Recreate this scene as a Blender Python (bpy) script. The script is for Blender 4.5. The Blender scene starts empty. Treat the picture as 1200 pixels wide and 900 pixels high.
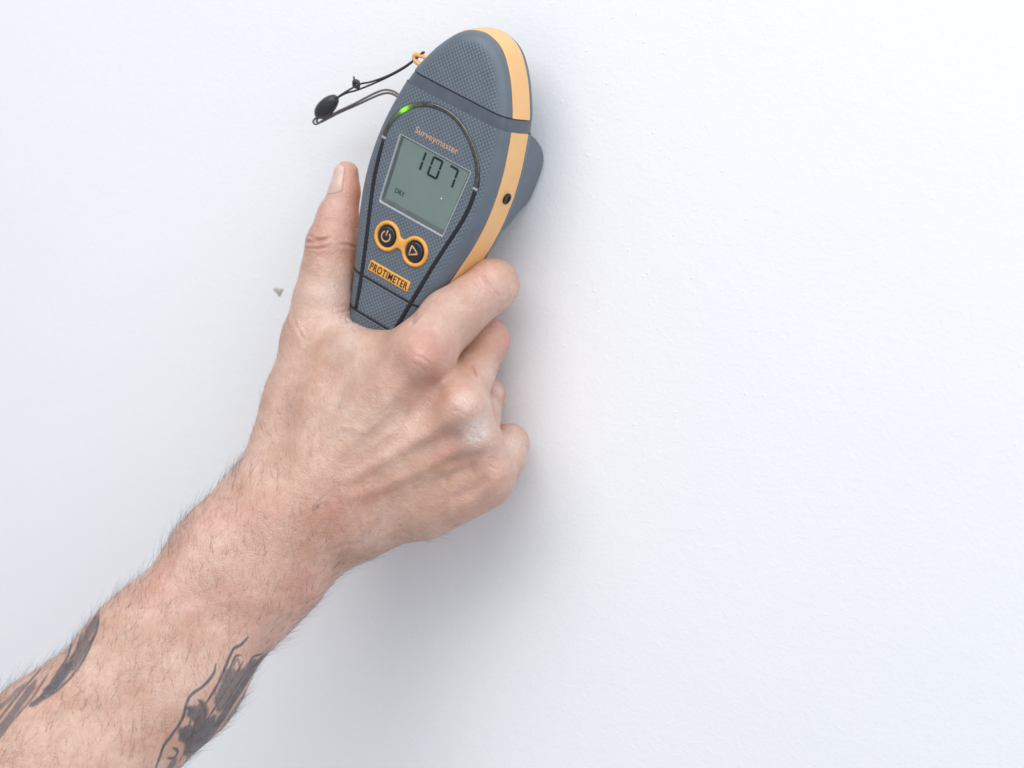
import bpy, bmesh, math, random
import numpy as np
from mathutils import Vector, Matrix
from mathutils.geometry import delaunay_2d_cdt

random.seed(7)
rng = np.random.default_rng(11)
scn = bpy.context.scene
COL = scn.collection
S = 0.001                                   # every builder below works in millimetres

# ---------------------------------------------------------------- camera
cd = bpy.data.cameras.new('camera')
cam = bpy.data.objects.new('camera', cd)
COL.objects.link(cam)
cam.location = Vector((454.79, -728.71, 18.64)) * S
cam.rotation_euler = (math.radians(90 - 7), 0, math.radians(31))
cd.lens = 70.0
cd.sensor_width = 36.0
cd.clip_start = 0.02
cd.clip_end = 50.0
cd.dof.use_dof = True
cd.dof.focus_distance = 0.815
cd.dof.aperture_fstop = 8.0
scn.camera = cam

# ---------------------------------------------------------------- light
world = bpy.data.worlds.new('World')
scn.world = world
world.use_nodes = True
bg = world.node_tree.nodes['Background']
bg.inputs['Color'].default_value = (0.88, 0.925, 1.0, 1)
bg.inputs['Strength'].default_value = 0.43


def area(name, loc, target, size, power, color):
    l = bpy.data.lights.new(name, 'AREA')
    l.shape = 'RECTANGLE'
    l.size, l.size_y = size
    l.energy = power
    l.color = color
    o = bpy.data.objects.new(name, l)
    COL.objects.link(o)
    o.location = loc
    o.rotation_euler = (Vector(target) - Vector(loc)).to_track_quat('-Z', 'Y').to_euler()
    return o


area('window_light', (0.25, -1.45, 1.55), (0.05, 0, 0.0), (2.4, 1.6), 37.5, (1.0, 0.98, 0.955))
area('fill_light', (2.2, -1.4, 0.7), (0.45, 0, 0.0), (1.6, 1.6), 22, (0.93, 0.97, 1.0))

scn.view_settings.view_transform = 'Standard'
scn.view_settings.look = 'None'
scn.view_settings.exposure = 0.17
scn.view_settings.gamma = 1.0
scn.view_settings.use_curve_mapping = False


# ---------------------------------------------------------------- materials
class Mat:
    def __init__(self, name):
        self.m = bpy.data.materials.new(name)
        self.m.use_nodes = True
        self.nt = self.m.node_tree
        self.p = self.nt.nodes['Principled BSDF']

    def n(self, typ, **kw):
        nd = self.nt.nodes.new(typ)
        for k, v in kw.items():
            if k.startswith('i_'):
                nd.inputs[k[2:].replace('_', ' ')].default_value = v
            else:
                setattr(nd, k, v)
        return nd

    def l(self, a, b):
        self.nt.links.new(a, b)

    def set(self, **kw):
        for k, v in kw.items():
            self.p.inputs[k.replace('_', ' ')].default_value = v
        return self

    def math(self, op, a, b=None, c=None):
        nd = self.n('ShaderNodeMath', operation=op)
        for i, x in enumerate((a, b, c)):
            if x is None:
                continue
            if isinstance(x, (int, float)):
                nd.inputs[i].default_value = x
            else:
                self.l(x, nd.inputs[i])
        return nd.outputs[0]

    def mix(self, fac, a, b, blend='MIX'):
        nd = self.n('ShaderNodeMix', data_type='RGBA', blend_type=blend)
        if isinstance(fac, (int, float)):
            nd.inputs[0].default_value = fac
        else:
            self.l(fac, nd.inputs[0])
        for i, x in ((6, a), (7, b)):
            if isinstance(x, tuple):
                nd.inputs[i].default_value = (*x, 1) if len(x) == 3 else x
            else:
                self.l(x, nd.inputs[i])
        return nd.outputs[2]

    def coord(self, scale=1000.0):
        tc = self.n('ShaderNodeTexCoord')
        mp = self.n('ShaderNodeMapping')
        mp.inputs['Scale'].default_value = (scale,) * 3
        self.l(tc.outputs['Object'], mp.inputs['Vector'])
        return mp.outputs[0]

    def noise(self, vec, scale, detail=3, rough=.5):
        nd = self.n('ShaderNodeTexNoise')
        nd.inputs['Scale'].default_value = scale
        nd.inputs['Detail'].default_value = detail
        nd.inputs['Roughness'].default_value = rough
        self.l(vec, nd.inputs['Vector'])
        return nd.outputs['Fac']

    def ramp(self, fac, a, b):
        nd = self.n('ShaderNodeMapRange')
        nd.inputs['From Min'].default_value = a
        nd.inputs['From Max'].default_value = b
        self.l(fac, nd.inputs['Value'])
        return nd.outputs[0]

    def bump(self, h, dist, strength=1.0, prev=None):
        nd = self.n('ShaderNodeBump')
        nd.inputs['Strength'].default_value = strength
        nd.inputs['Distance'].default_value = dist
        self.l(h, nd.inputs['Height'])
        if prev is not None:
            self.l(prev, nd.inputs['Normal'])
        return nd.outputs[0]

    def normal(self, nrm):
        self.l(nrm, self.p.inputs['Normal'])


def plain(name, col, rough=.45, metallic=0.0, grain=.04, bump=.0, coat=0.0):
    """Moulded plastic or rubber: colour broken up by a fine grain, matt patches from handling."""
    M = Mat(name)
    M.set(Metallic=metallic, Coat_Weight=coat)
    v = M.coord()
    f = M.noise(v, .18, 4, .6)
    dk = tuple(c * (1 - grain * 2.5) for c in col)
    lt = tuple(min(1, c * (1 + grain * 2.5)) for c in col)
    M.l(M.mix(M.ramp(f, .3, .7), dk, lt), M.p.inputs['Base Color'])
    M.l(M.math('MULTIPLY_ADD', f, .2, rough - .1), M.p.inputs['Roughness'])
    if bump:
        M.normal(M.bump(M.noise(v, 3.5, 2), bump * S))
    return M.m


GREY = (0.118, 0.146, 0.180)


def weave_material():
    """Grey plastic embossed with small pyramids; the emboss stops short of the rim (attribute 'inset')."""
    M = Mat('embossed_grey_plastic')
    v = M.coord()
    sx = M.n('ShaderNodeSeparateXYZ')
    M.l(v, sx.inputs[0])
    x, y = sx.outputs[0], sx.outputs[1]
    k = 2 * math.pi / 1.98
    h = M.math('MULTIPLY', M.math('SINE', M.math('MULTIPLY', x, k)),
               M.math('SINE', M.math('MULTIPLY', y, k)))
    at = M.n('ShaderNodeAttribute', attribute_name='inset')
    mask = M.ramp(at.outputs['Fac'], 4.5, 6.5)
    n1 = M.noise(v, .12, 4, .6)
    n2 = M.noise(v, 1.4, 2, .6)
    hm = M.math('MULTIPLY', h, mask)
    c = M.mix(M.ramp(n1, .3, .7), tuple(q * .92 for q in GREY), tuple(q * 1.08 for q in GREY))
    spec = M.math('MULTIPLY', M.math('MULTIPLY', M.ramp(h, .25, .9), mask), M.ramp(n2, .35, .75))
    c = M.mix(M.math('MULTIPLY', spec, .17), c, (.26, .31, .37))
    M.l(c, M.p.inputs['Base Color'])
    M.l(M.math('MULTIPLY_ADD', n2, .25, .36), M.p.inputs['Roughness'])
    M.normal(M.bump(M.math('MULTIPLY_ADD', n2, .25, hm), .13 * S, 1.0))
    return M.m


def skin_material():
    M = Mat('skin')
    v = M.coord()
    at = M.n('ShaderNodeAttribute', attribute_name='marks')
    sep = M.n('ShaderNodeSeparateColor')
    M.l(at.outputs['Color'], sep.inputs[0])
    red, dust, tat_fold = sep.outputs
    big = M.noise(v, .045, 4, .6)
    mid = M.noise(v, .22, 4, .65)
    fine = M.noise(v, 1.1, 3, .6)
    base = M.mix(M.ramp(big, .34, .66), (.630, .420, .335), (.500, .285, .205))
    base = M.mix(M.math('MULTIPLY', M.ramp(mid, .5, .78), .36), base, (.49, .265, .205))
    base = M.mix(M.math('MULTIPLY', M.ramp(mid, .48, .22), .35), base, (.72, .55, .49))
    base = M.mix(M.math('MULTIPLY', M.ramp(fine, .56, .8), .32), base, (.42, .22, .16))
    base = M.mix(M.math('MULTIPLY', red, .62), base, (.58, .215, .185))
    # tattoo ink under the skin, and dark lines along a few creases
    inkn = M.math('MULTIPLY', tat_fold, M.math('MULTIPLY_ADD', mid, .22, .84))
    ink = M.mix(M.ramp(fine, .3, .7), (.030, .046, .068), (.066, .086, .108))
    base = M.mix(inkn, base, ink)
    # plaster dust caught in the relief, and a pale little-finger spot
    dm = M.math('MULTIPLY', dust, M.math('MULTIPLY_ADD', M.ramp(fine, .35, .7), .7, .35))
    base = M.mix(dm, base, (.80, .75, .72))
    M.l(base, M.p.inputs['Base Color'])
    M.set(Subsurface_Weight=.14, Subsurface_Scale=.0035)
    M.p.inputs['Subsurface Radius'].default_value = (1.0, .35, .2)
    M.l(M.math('MULTIPLY_ADD', mid, .24, .25), M.p.inputs['Roughness'])
    M.p.inputs['Specular IOR Level'].default_value = .6
    # relief: skin lines (cells), pores, slow unevenness
    warp = M.n('ShaderNodeVectorMath', operation='ADD')
    wn = M.n('ShaderNodeTexNoise')
    wn.inputs['Scale'].default_value = .5
    M.l(v, wn.inputs['Vector'])
    M.l(v, warp.inputs[0])
    M.l(wn.outputs['Color'], warp.inputs[1])
    vo = M.n('ShaderNodeTexVoronoi', feature='DISTANCE_TO_EDGE')
    vo.inputs['Scale'].default_value = .85
    M.l(warp.outputs[0], vo.inputs['Vector'])
    cells = M.ramp(vo.outputs['Distance'], 0.0, .22)
    b = M.bump(cells, .085 * S, .55)
    b = M.bump(fine, .26 * S, .6, b)
    b = M.bump(mid, 1.0 * S, .55, b)
    M.normal(b)
    return M.m


def wall_material():
    M = Mat('painted_plaster')
    v = M.coord()
    n1 = M.noise(v, .006, 4, .55)
    n2 = M.noise(v, .14, 5, .6)
    n3 = M.noise(v, .5, 3, .6)
    blob = M.ramp(n3, .50, .75)
    M.l(M.mix(M.ramp(n1, .3, .7), (.850, .866, .900), (.870, .880, .910)), M.p.inputs['Base Color'])
    M.set(Roughness=.75)
    b = M.bump(n2, .34 * S, .5)
    b = M.bump(blob, .13 * S, .5, b)
    M.normal(b)
    return M.m


def lcd_material():
    M = Mat('liquid_crystal_panel')
    v = M.coord()
    M.l(M.mix(M.ramp(M.noise(v, .09, 2), .3, .7), (.44, .565, .54), (.48, .60, .565)), M.p.inputs['Base Color'])
    M.set(Roughness=.28)
    return M.m


def pane_material():
    M = Mat('clear_pane')
    nt = M.nt
    tr = M.n('ShaderNodeBsdfTransparent')
    tr.inputs['Color'].default_value = (.96, .97, .96, 1)
    gl = M.n('ShaderNodeBsdfGlossy')
    gl.inputs['Roughness'].default_value = .08
    fr = M.n('ShaderNodeFresnel')
    fr.inputs['IOR'].default_value = 1.45
    mx = M.n('ShaderNodeMixShader')
    M.l(fr.outputs[0], mx.inputs[0])
    M.l(tr.outputs[0], mx.inputs[1])
    M.l(gl.outputs[0], mx.inputs[2])
    M.l(mx.outputs[0], nt.nodes['Material Output'].inputs['Surface'])
    return M.m


def guide_material():
    """Smoky clear light pipe with one green LED lit behind its left shoulder (attribute 'glow')."""
    M = Mat('smoky_light_pipe')
    v = M.coord()
    at = M.n('ShaderNodeAttribute', attribute_name='glow')
    g = at.outputs['Fac']
    f = M.noise(v, .5, 3)
    c = M.mix(M.ramp(f, .3, .7), (.030, .028, .026), (.085, .078, .070))
    c = M.mix(M.math('MINIMUM', M.math('MULTIPLY', g, 2.0), 1.0), c, (.22, .42, .05))
    M.l(c, M.p.inputs['Base Color'])
    M.set(Roughness=.12, Coat_Weight=.6)
    M.p.inputs['Emission Color'].default_value = (.22, 1.0, .02, 1)
    M.l(M.math('MULTIPLY', M.math('POWER', g, 1.6), .62), M.p.inputs['Emission Strength'])
    return M.m


def nail_material():
    M = Mat('fingernail')
    v = M.coord()
    M.l(M.mix(M.ramp(M.noise(v, .3, 3), .3, .7), (.66, .44, .38), (.72, .52, .46)), M.p.inputs['Base Color'])
    M.set(Roughness=.3, Subsurface_Weight=.15, Subsurface_Scale=.003)
    return M.m


m_weave = weave_material()
m_grey = plain('smooth_grey_plastic', GREY, .42, bump=.03)
m_collar = plain('collar_grey_plastic', (.088, .108, .136), .38, bump=.02)
m_black = plain('black_rubber', (.014, .015, .020), .42, bump=.02)
m_orange = plain('pale_orange_plastic', (.82, .475, .205), .40, grain=.012, bump=.02)
m_amber = plain('amber_rubber', (.80, .38, .075), .40, bump=.02)
m_cap = plain('button_black', (.020, .022, .030), .30)
m_ink = plain('orange_print', (.66, .36, .17), .5)
m_dark_ink = plain('dark_print', (.035, .028, .020), .5)
m_seg = plain('lcd_segment', (.030, .034, .085), .35)
m_bezel = plain('silver_bezel', (.35, .38, .395), .32, coat=.2)
m_lcd = lcd_material()
m_pane = pane_material()
m_guide = guide_material()
m_cord = plain('charcoal_cord', (.050, .045, .048), .6, bump=.06)
m_cord_pale = plain('grey_braided_cord', (.15, .13, .145), .55, bump=.08)
m_bead = plain('charcoal_bead', (.030, .033, .040), .35, bump=.03)
m_hair = plain('dark_brown_hair', (.085, .060, .048), .45)
m_chip = plain('bare_plaster', (.50, .45, .42), .8)
m_speck = plain('matt_white', (.80, .79, .77), .8)
m_skin = skin_material()
m_nail = nail_material()
m_wall = wall_material()


# ---------------------------------------------------------------- mesh helpers
def obj(name, verts, faces, mat, parent=None, smooth=True, scale=S, angle=None):
    me = bpy.data.meshes.new(name)
    me.from_pydata([tuple(c * scale for c in v) for v in verts], [], faces)
    bm = bmesh.new()
    bm.from_mesh(me)
    bmesh.ops.remove_doubles(bm, verts=bm.verts, dist=1e-7)
    bmesh.ops.recalc_face_normals(bm, faces=bm.faces)
    bm.to_mesh(me)
    bm.free()
    me.materials.append(mat)
    o = bpy.data.objects.new(name, me)
    COL.objects.link(o)
    if parent is not None:
        o.parent = parent
    if smooth:
        me.shade_smooth()
        if angle:
            me.set_sharp_from_angle(angle=math.radians(angle))
    return o


def catmull(pts, sub=5, closed=False):
    P = [np.array(p, float) for p in pts]
    n = len(P)
    out = []
    rngi = range(n) if closed else range(n - 1)
    for i in rngi:
        if closed:
            p0, p1, p2, p3 = P[i - 1], P[i], P[(i + 1) % n], P[(i + 2) % n]
        else:
            p1, p2 = P[i], P[i + 1]
            p0 = P[i - 1] if i else 2 * p1 - p2
            p3 = P[i + 2] if i + 2 < n else 2 * p2 - p1
        for j in range(sub):
            t = j / sub
            out.append(.5 * ((2 * p1) + (-p0 + p2) * t + (2 * p0 - 5 * p1 + 4 * p2 - p3) * t * t
                             + (-p0 + 3 * p1 - 3 * p2 + p3) * t ** 3))
    if not closed:
        out.append(P[-1])
    return out


def tube_data(path, rad, seg=10, flat=1.0, up=None, cap=True):
    """Tube along a 3D path; rad a number or one per point; flat squashes it along 'up'."""
    P = [Vector(p) for p in path]
    n = len(P)
    verts, faces = [], []
    prev = None
    for i, p in enumerate(P):
        t = (P[min(i + 1, n - 1)] - P[max(i - 1, 0)]).normalized()
        if up is not None:
            a = t.cross(Vector(up)).normalized()
        elif prev is None:
            a = t.orthogonal().normalized()
        else:
            a = (prev - t * prev.dot(t)).normalized()
        prev = a
        b = a.cross(t).normalized()
        r = rad[i] if hasattr(rad, '__len__') else rad
        for k in range(seg):
            th = 2 * math.pi * k / seg
            verts.append(tuple(p + a * (r * math.cos(th)) + b * (r * flat * math.sin(th))))
    for i in range(n - 1):
        for k in range(seg):
            k2 = (k + 1) % seg
            faces.append((i * seg + k, i * seg + k2, (i + 1) * seg + k2, (i + 1) * seg + k))
    if cap:
        faces.append(tuple(range(seg))[::-1])
        faces.append(tuple(range((n - 1) * seg, n * seg)))
    return verts, faces


def loop_normals(L):
    A = np.array(L, float)
    t = np.roll(A, -1, 0) - np.roll(A, 1, 0)
    nrm = np.stack([t[:, 1], -t[:, 0]], 1)
    nrm /= np.linalg.norm(nrm, axis=1)[:, None]
    area2 = np.sum(A[:, 0] * np.roll(A[:, 1], -1) - np.roll(A[:, 0], -1) * A[:, 1])
    return nrm if area2 > 0 else -nrm          # outward


def offset(L, d):
    A = np.array(L, float)
    return A - loop_normals(L) * d             # d > 0 shrinks


def cdt_fill(outer, holes):
    pts, edges = [], []
    for lp in [outer] + holes:
        s = len(pts)
        pts += [Vector((float(p[0]), float(p[1]))) for p in lp]
        edges += [(s + i, s + (i + 1) % len(lp)) for i in range(len(lp))]
    v, e, f, ov, oe, of = delaunay_2d_cdt(pts, edges, [], 0, 1e-6)

    def inside(lp, x, y):
        c = False
        n = len(lp)
        for i in range(n):
            x1, y1 = lp[i][0], lp[i][1]
            x2, y2 = lp[(i + 1) % n][0], lp[(i + 1) % n][1]
            if (y1 > y) != (y2 > y) and x < (x2 - x1) * (y - y1) / (y2 - y1) + x1:
                c = not c
        return c
    keep = []
    for t in f:
        x = sum(v[i][0] for i in t) / len(t)
        y = sum(v[i][1] for i in t) / len(t)
        if inside(outer, x, y) and not any(inside(h, x, y) for h in holes):
            keep.append(tuple(t))
    return [(p[0], p[1]) for p in v], keep


def plate(name, outer, holes, c0, c1, bevel, mat, parent):
    """Flat piece with thickness c0..c1, holes and a bevelled upper edge."""
    verts, faces = [], []

    def ring(lp, c):
        s = len(verts)
        verts.extend([(float(p[0]), float(p[1]), c) for p in lp])
        return s, len(lp)

    def bridge(a, b):
        for i in range(a[1]):
            j = (i + 1) % a[1]
            faces.append((a[0] + i, a[0] + j, b[0] + j, b[0] + i))
    tops = []
    for k, lp in enumerate([outer] + holes):
        sg = 1 if k == 0 else -1
        r0 = ring(lp, c0)
        r1 = ring(lp, c1 - bevel)
        bridge(r0, r1)
        if bevel:
            mid = offset(lp, sg * bevel * .3)
            r2 = ring(mid, c1 - bevel * .3)
            bridge(r1, r2)
            top = offset(lp, sg * bevel)
            r3 = ring(top, c1)
            bridge(r2, r3)
        else:
            top = np.array(lp, float)
        tops.append([tuple(p) for p in top])
    pv, pf = cdt_fill(tops[0], tops[1:])
    s = len(verts)
    verts += [(x, y, c1) for x, y in pv]
    faces += [tuple(s + i for i in t) for t in pf]
    return obj(name, verts, faces, mat, parent, angle=50)


def circle(cx, cy, r, n=40):
    return [(cx + r * math.cos(2 * math.pi * i / n), cy + r * math.sin(2 * math.pi * i / n)) for i in range(n)]


def text(name, body, size, loc, mat, parent, sx=1.0, extrude=.05, bold=0.0, spacing=1.0, align='LEFT', width=None):
    cu = bpy.data.curves.new(name, 'FONT')
    cu.body = body
    cu.size = size
    cu.extrude = extrude
    cu.offset = bold
    cu.space_character = spacing
    cu.align_x = align
    cu.resolution_u = 3
    tmp = bpy.data.objects.new('lettering_source', cu)
    COL.objects.link(tmp)
    bpy.context.view_layer.update()
    me = bpy.data.meshes.new_from_object(tmp.evaluated_get(bpy.context.evaluated_depsgraph_get()))
    bpy.data.objects.remove(tmp)
    bpy.data.curves.remove(cu)
    xs = [v.co.x for v in me.vertices]
    if width:
        sx = width / (max(xs) - min(xs))
    x0 = min(xs) if align == 'LEFT' else (max(xs) + min(xs)) / 2
    for v in me.vertices:
        v.co = Vector((((v.co.x - x0) * sx + loc[0]) * S, (v.co.y + loc[1]) * S, (v.co.z + loc[2]) * S))
    me.name = name
    me.materials.clear()
    me.materials.append(mat)
    o = bpy.data.objects.new(name, me)
    COL.objects.link(o)
    o.parent = parent
    return o


# ---------------------------------------------------------------- the wall
def build_wall():
    v = [(-3000, 0, -2000), (3000, 0, -2000), (3000, 0, 2000), (-3000, 0, 2000),
         (-3000, 120, -2000), (3000, 120, -2000), (3000, 120, 2000), (-3000, 120, 2000)]
    f = [(0, 1, 2, 3), (5, 4, 7, 6), (0, 4, 5, 1), (3, 2, 6, 7), (0, 3, 7, 4), (1, 5, 6, 2)]
    w = obj('wall', v, f, m_wall, smooth=False)
    w['kind'] = 'structure'
    # a nick in the paint
    lp = catmull([(-3.3, 1.2), (-1.2, 1.6), (1.0, 1.3), (2.6, 1.5), (1.5, -.4), (.2, -2.1), (-.9, -.8)], 4, True)
    vv = [(p[0], -.25, p[1]) for p in lp] + [(p[0] * .55, -.7, p[1] * .55) for p in lp]
    n = len(lp)
    ff = [(i, (i + 1) % n, n + (i + 1) % n, n + i) for i in range(n)] + [tuple(range(n, 2 * n))]
    cx, cy, cz = (-108.1, 0.0, -50.9)
    vv = [(x + cx, y, z + cz) for x, y, z in vv]
    obj('paint_chip', vv, ff, m_chip, w)
    # nibs left by the roller: shallow domes of the same paint
    vv, ff = [], []
    for _ in range(240):
        x, z = (rng.normal(75, 60), rng.uniform(-110, 150)) if rng.random() < .6 else (rng.uniform(-330, 420), rng.uniform(-220, 200))
        a, b, h, th = rng.uniform(.35, 1.3), rng.uniform(.35, .8), rng.uniform(.04, .14), rng.uniform(0, 3.14)
        s0 = len(vv)
        for r_, y in ((1.0, .02), (.7, -h * .7)):
            for i in range(8):
                p, q = a * r_ * math.cos(i * math.pi / 4), b * r_ * math.sin(i * math.pi / 4)
                vv.append((x + p * math.cos(th) - q * math.sin(th), y, z + p * math.sin(th) + q * math.cos(th)))
        vv.append((x, -h, z))
        for i in range(8):
            j = (i + 1) % 8
            ff += [(s0 + i, s0 + j, s0 + 8 + j, s0 + 8 + i), (s0 + 8 + i, s0 + 8 + j, s0 + 16)]
    nb = obj('paint_nibs', vv, ff, m_wall, w)
    nb['kind'] = 'stuff'


build_wall()

# ---------------------------------------------------------------- the moisture meter
ROLL = math.radians(24)
UX = Vector((math.cos(ROLL), 0, -math.sin(ROLL)))
UY = Vector((math.sin(ROLL), 0, math.cos(ROLL)))
UZ = Vector((0, -1, 0))
ORG = Vector((-0.55, -42.0, 0.24))
DEV = Matrix(((UX.x, UY.x, UZ.x, ORG.x * S), (UX.y, UY.y, UZ.y, ORG.y * S), (UX.z, UY.z, UZ.z, ORG.z * S), (0, 0, 0, 1)))

HALF = [(6, 67.2), (10.8, 64.8), (15.2, 60.6), (19.8, 54.4), (24, 46.8), (26.8, 40.6), (28.4, 35.5), (30.3, 27), (31.7, 19),
        (32.5, 11), (32.7, 4), (32.3, -5), (30.9, -15), (28.6, -25), (26.6, -33), (24.0, -41), (21.2, -50), (18.4, -60),
        (16.4, -68), (15.0, -76), (13.6, -84), (11.4, -89.5), (7, -93)]
OUT = catmull([(0, 68.3)] + HALF + [(0, -94)] + [(-a, b) for a, b in HALF[::-1]], 5, True)
OUT = OUT[::-1] if sum(OUT[i][0] * OUT[i - 1][1] - OUT[i - 1][0] * OUT[i][1] for i in range(len(OUT))) > 0 else OUT
OUTA = np.array(OUT)

FRONT = [(1.9, -8.0), (1.55, -6.0), (1.6, -4.9), (1.95, -3.7), (2.6, -2.6), (3.6, -1.6), (5.0, -.8), (6.5, -.3), (8.2, 0.0)]


def rim_dist(a, b):
    """Distance of a face point to the outline of the body."""
    A, B = OUTA, np.roll(OUTA, -1, 0)
    p = np.array((a, b))
    ab = B - A
    t = np.clip(((p - A) * ab).sum(1) / (ab * ab).sum(1), 0, 1)
    return float(np.min(np.linalg.norm(A + ab * t[:, None] - p, axis=1)))


def surf(a, b):
    return float(np.interp(rim_dist(a, b), [q[0] for q in FRONT], [q[1] for q in FRONT]))


def loft(profile, fill_last=None, fill_first=False, holes=()):
    verts, faces = [], []
    n = len(OUT)
    for ins, c in profile:
        verts += [(float(p[0]), float(p[1]), c) for p in offset(OUT, ins)]
    for r in range(len(profile) - 1):
        for i in range(n):
            j = (i + 1) % n
            faces.append((r * n + i, r * n + j, (r + 1) * n + j, (r + 1) * n + i))
    if fill_last:
        lp = [tuple(p) for p in offset(OUT, profile[-1][0])]
        pv, pf = cdt_fill(lp, list(holes))
        s = len(verts)
        verts += [(x, y, profile[-1][1]) for x, y in pv]
        faces += [tuple(s + i for i in t) for t in pf]
    if fill_first:
        faces.append(tuple(range(n)))
    return verts, faces


def cut(o, lo=None, hi=None, fill=False):
    """Keep the slice lo < y < hi of a mesh object (millimetres)."""
    bm = bmesh.new()
    bm.from_mesh(o.data)
    for val, sgn in ((lo, -1), (hi, 1)):
        if val is None:
            continue
        r = bmesh.ops.bisect_plane(bm, geom=bm.verts[:] + bm.edges[:] + bm.faces[:], dist=1e-7,
                                   plane_co=(0, val * S, 0), plane_no=(0, sgn, 0), clear_outer=True)
        if fill:
            ed = [e for e in r['geom_cut'] if isinstance(e, bmesh.types.BMEdge)]
            bmesh.ops.contextual_create(bm, geom=ed)
    bm.to_mesh(o.data)
    bm.free()
    o.data.set_sharp_from_angle(angle=math.radians(40))


def inset_attr(o):
    a = o.data.attributes.new('inset', 'FLOAT', 'POINT')
    a.data.foreach_set('value', [rim_dist(v.co.x / S, v.co.y / S) for v in o.data.vertices])


def rest_on_face(path, dc):
    return [(p[0], p[1], surf(p[0], p[1]) + dc) for p in path]


meter = bpy.data.objects.new('moisture_meter', None)
COL.objects.link(meter)
meter.matrix_world = DEV
meter.empty_display_size = .02
meter['label'] = 'grey and pale orange handheld moisture meter reading 107, pressed against the white wall'
meter['category'] = 'moisture meter'

WIN = [(-18.3, 14.5), (-18.8, 14.0), (-17.4, -15.2), (-16.9, -15.7), (16.9, -15.7), (17.4, -15.2), (19.3, 14.0), (18.8, 14.5)]
LCD = [(-17.2, 13.3), (-17.2, 13.3), (-15.9, -13.2), (-15.9, -13.2), (15.9, -13.2), (15.9, -13.2), (17.3, 13.3), (17.3, 13.3)]


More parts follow.
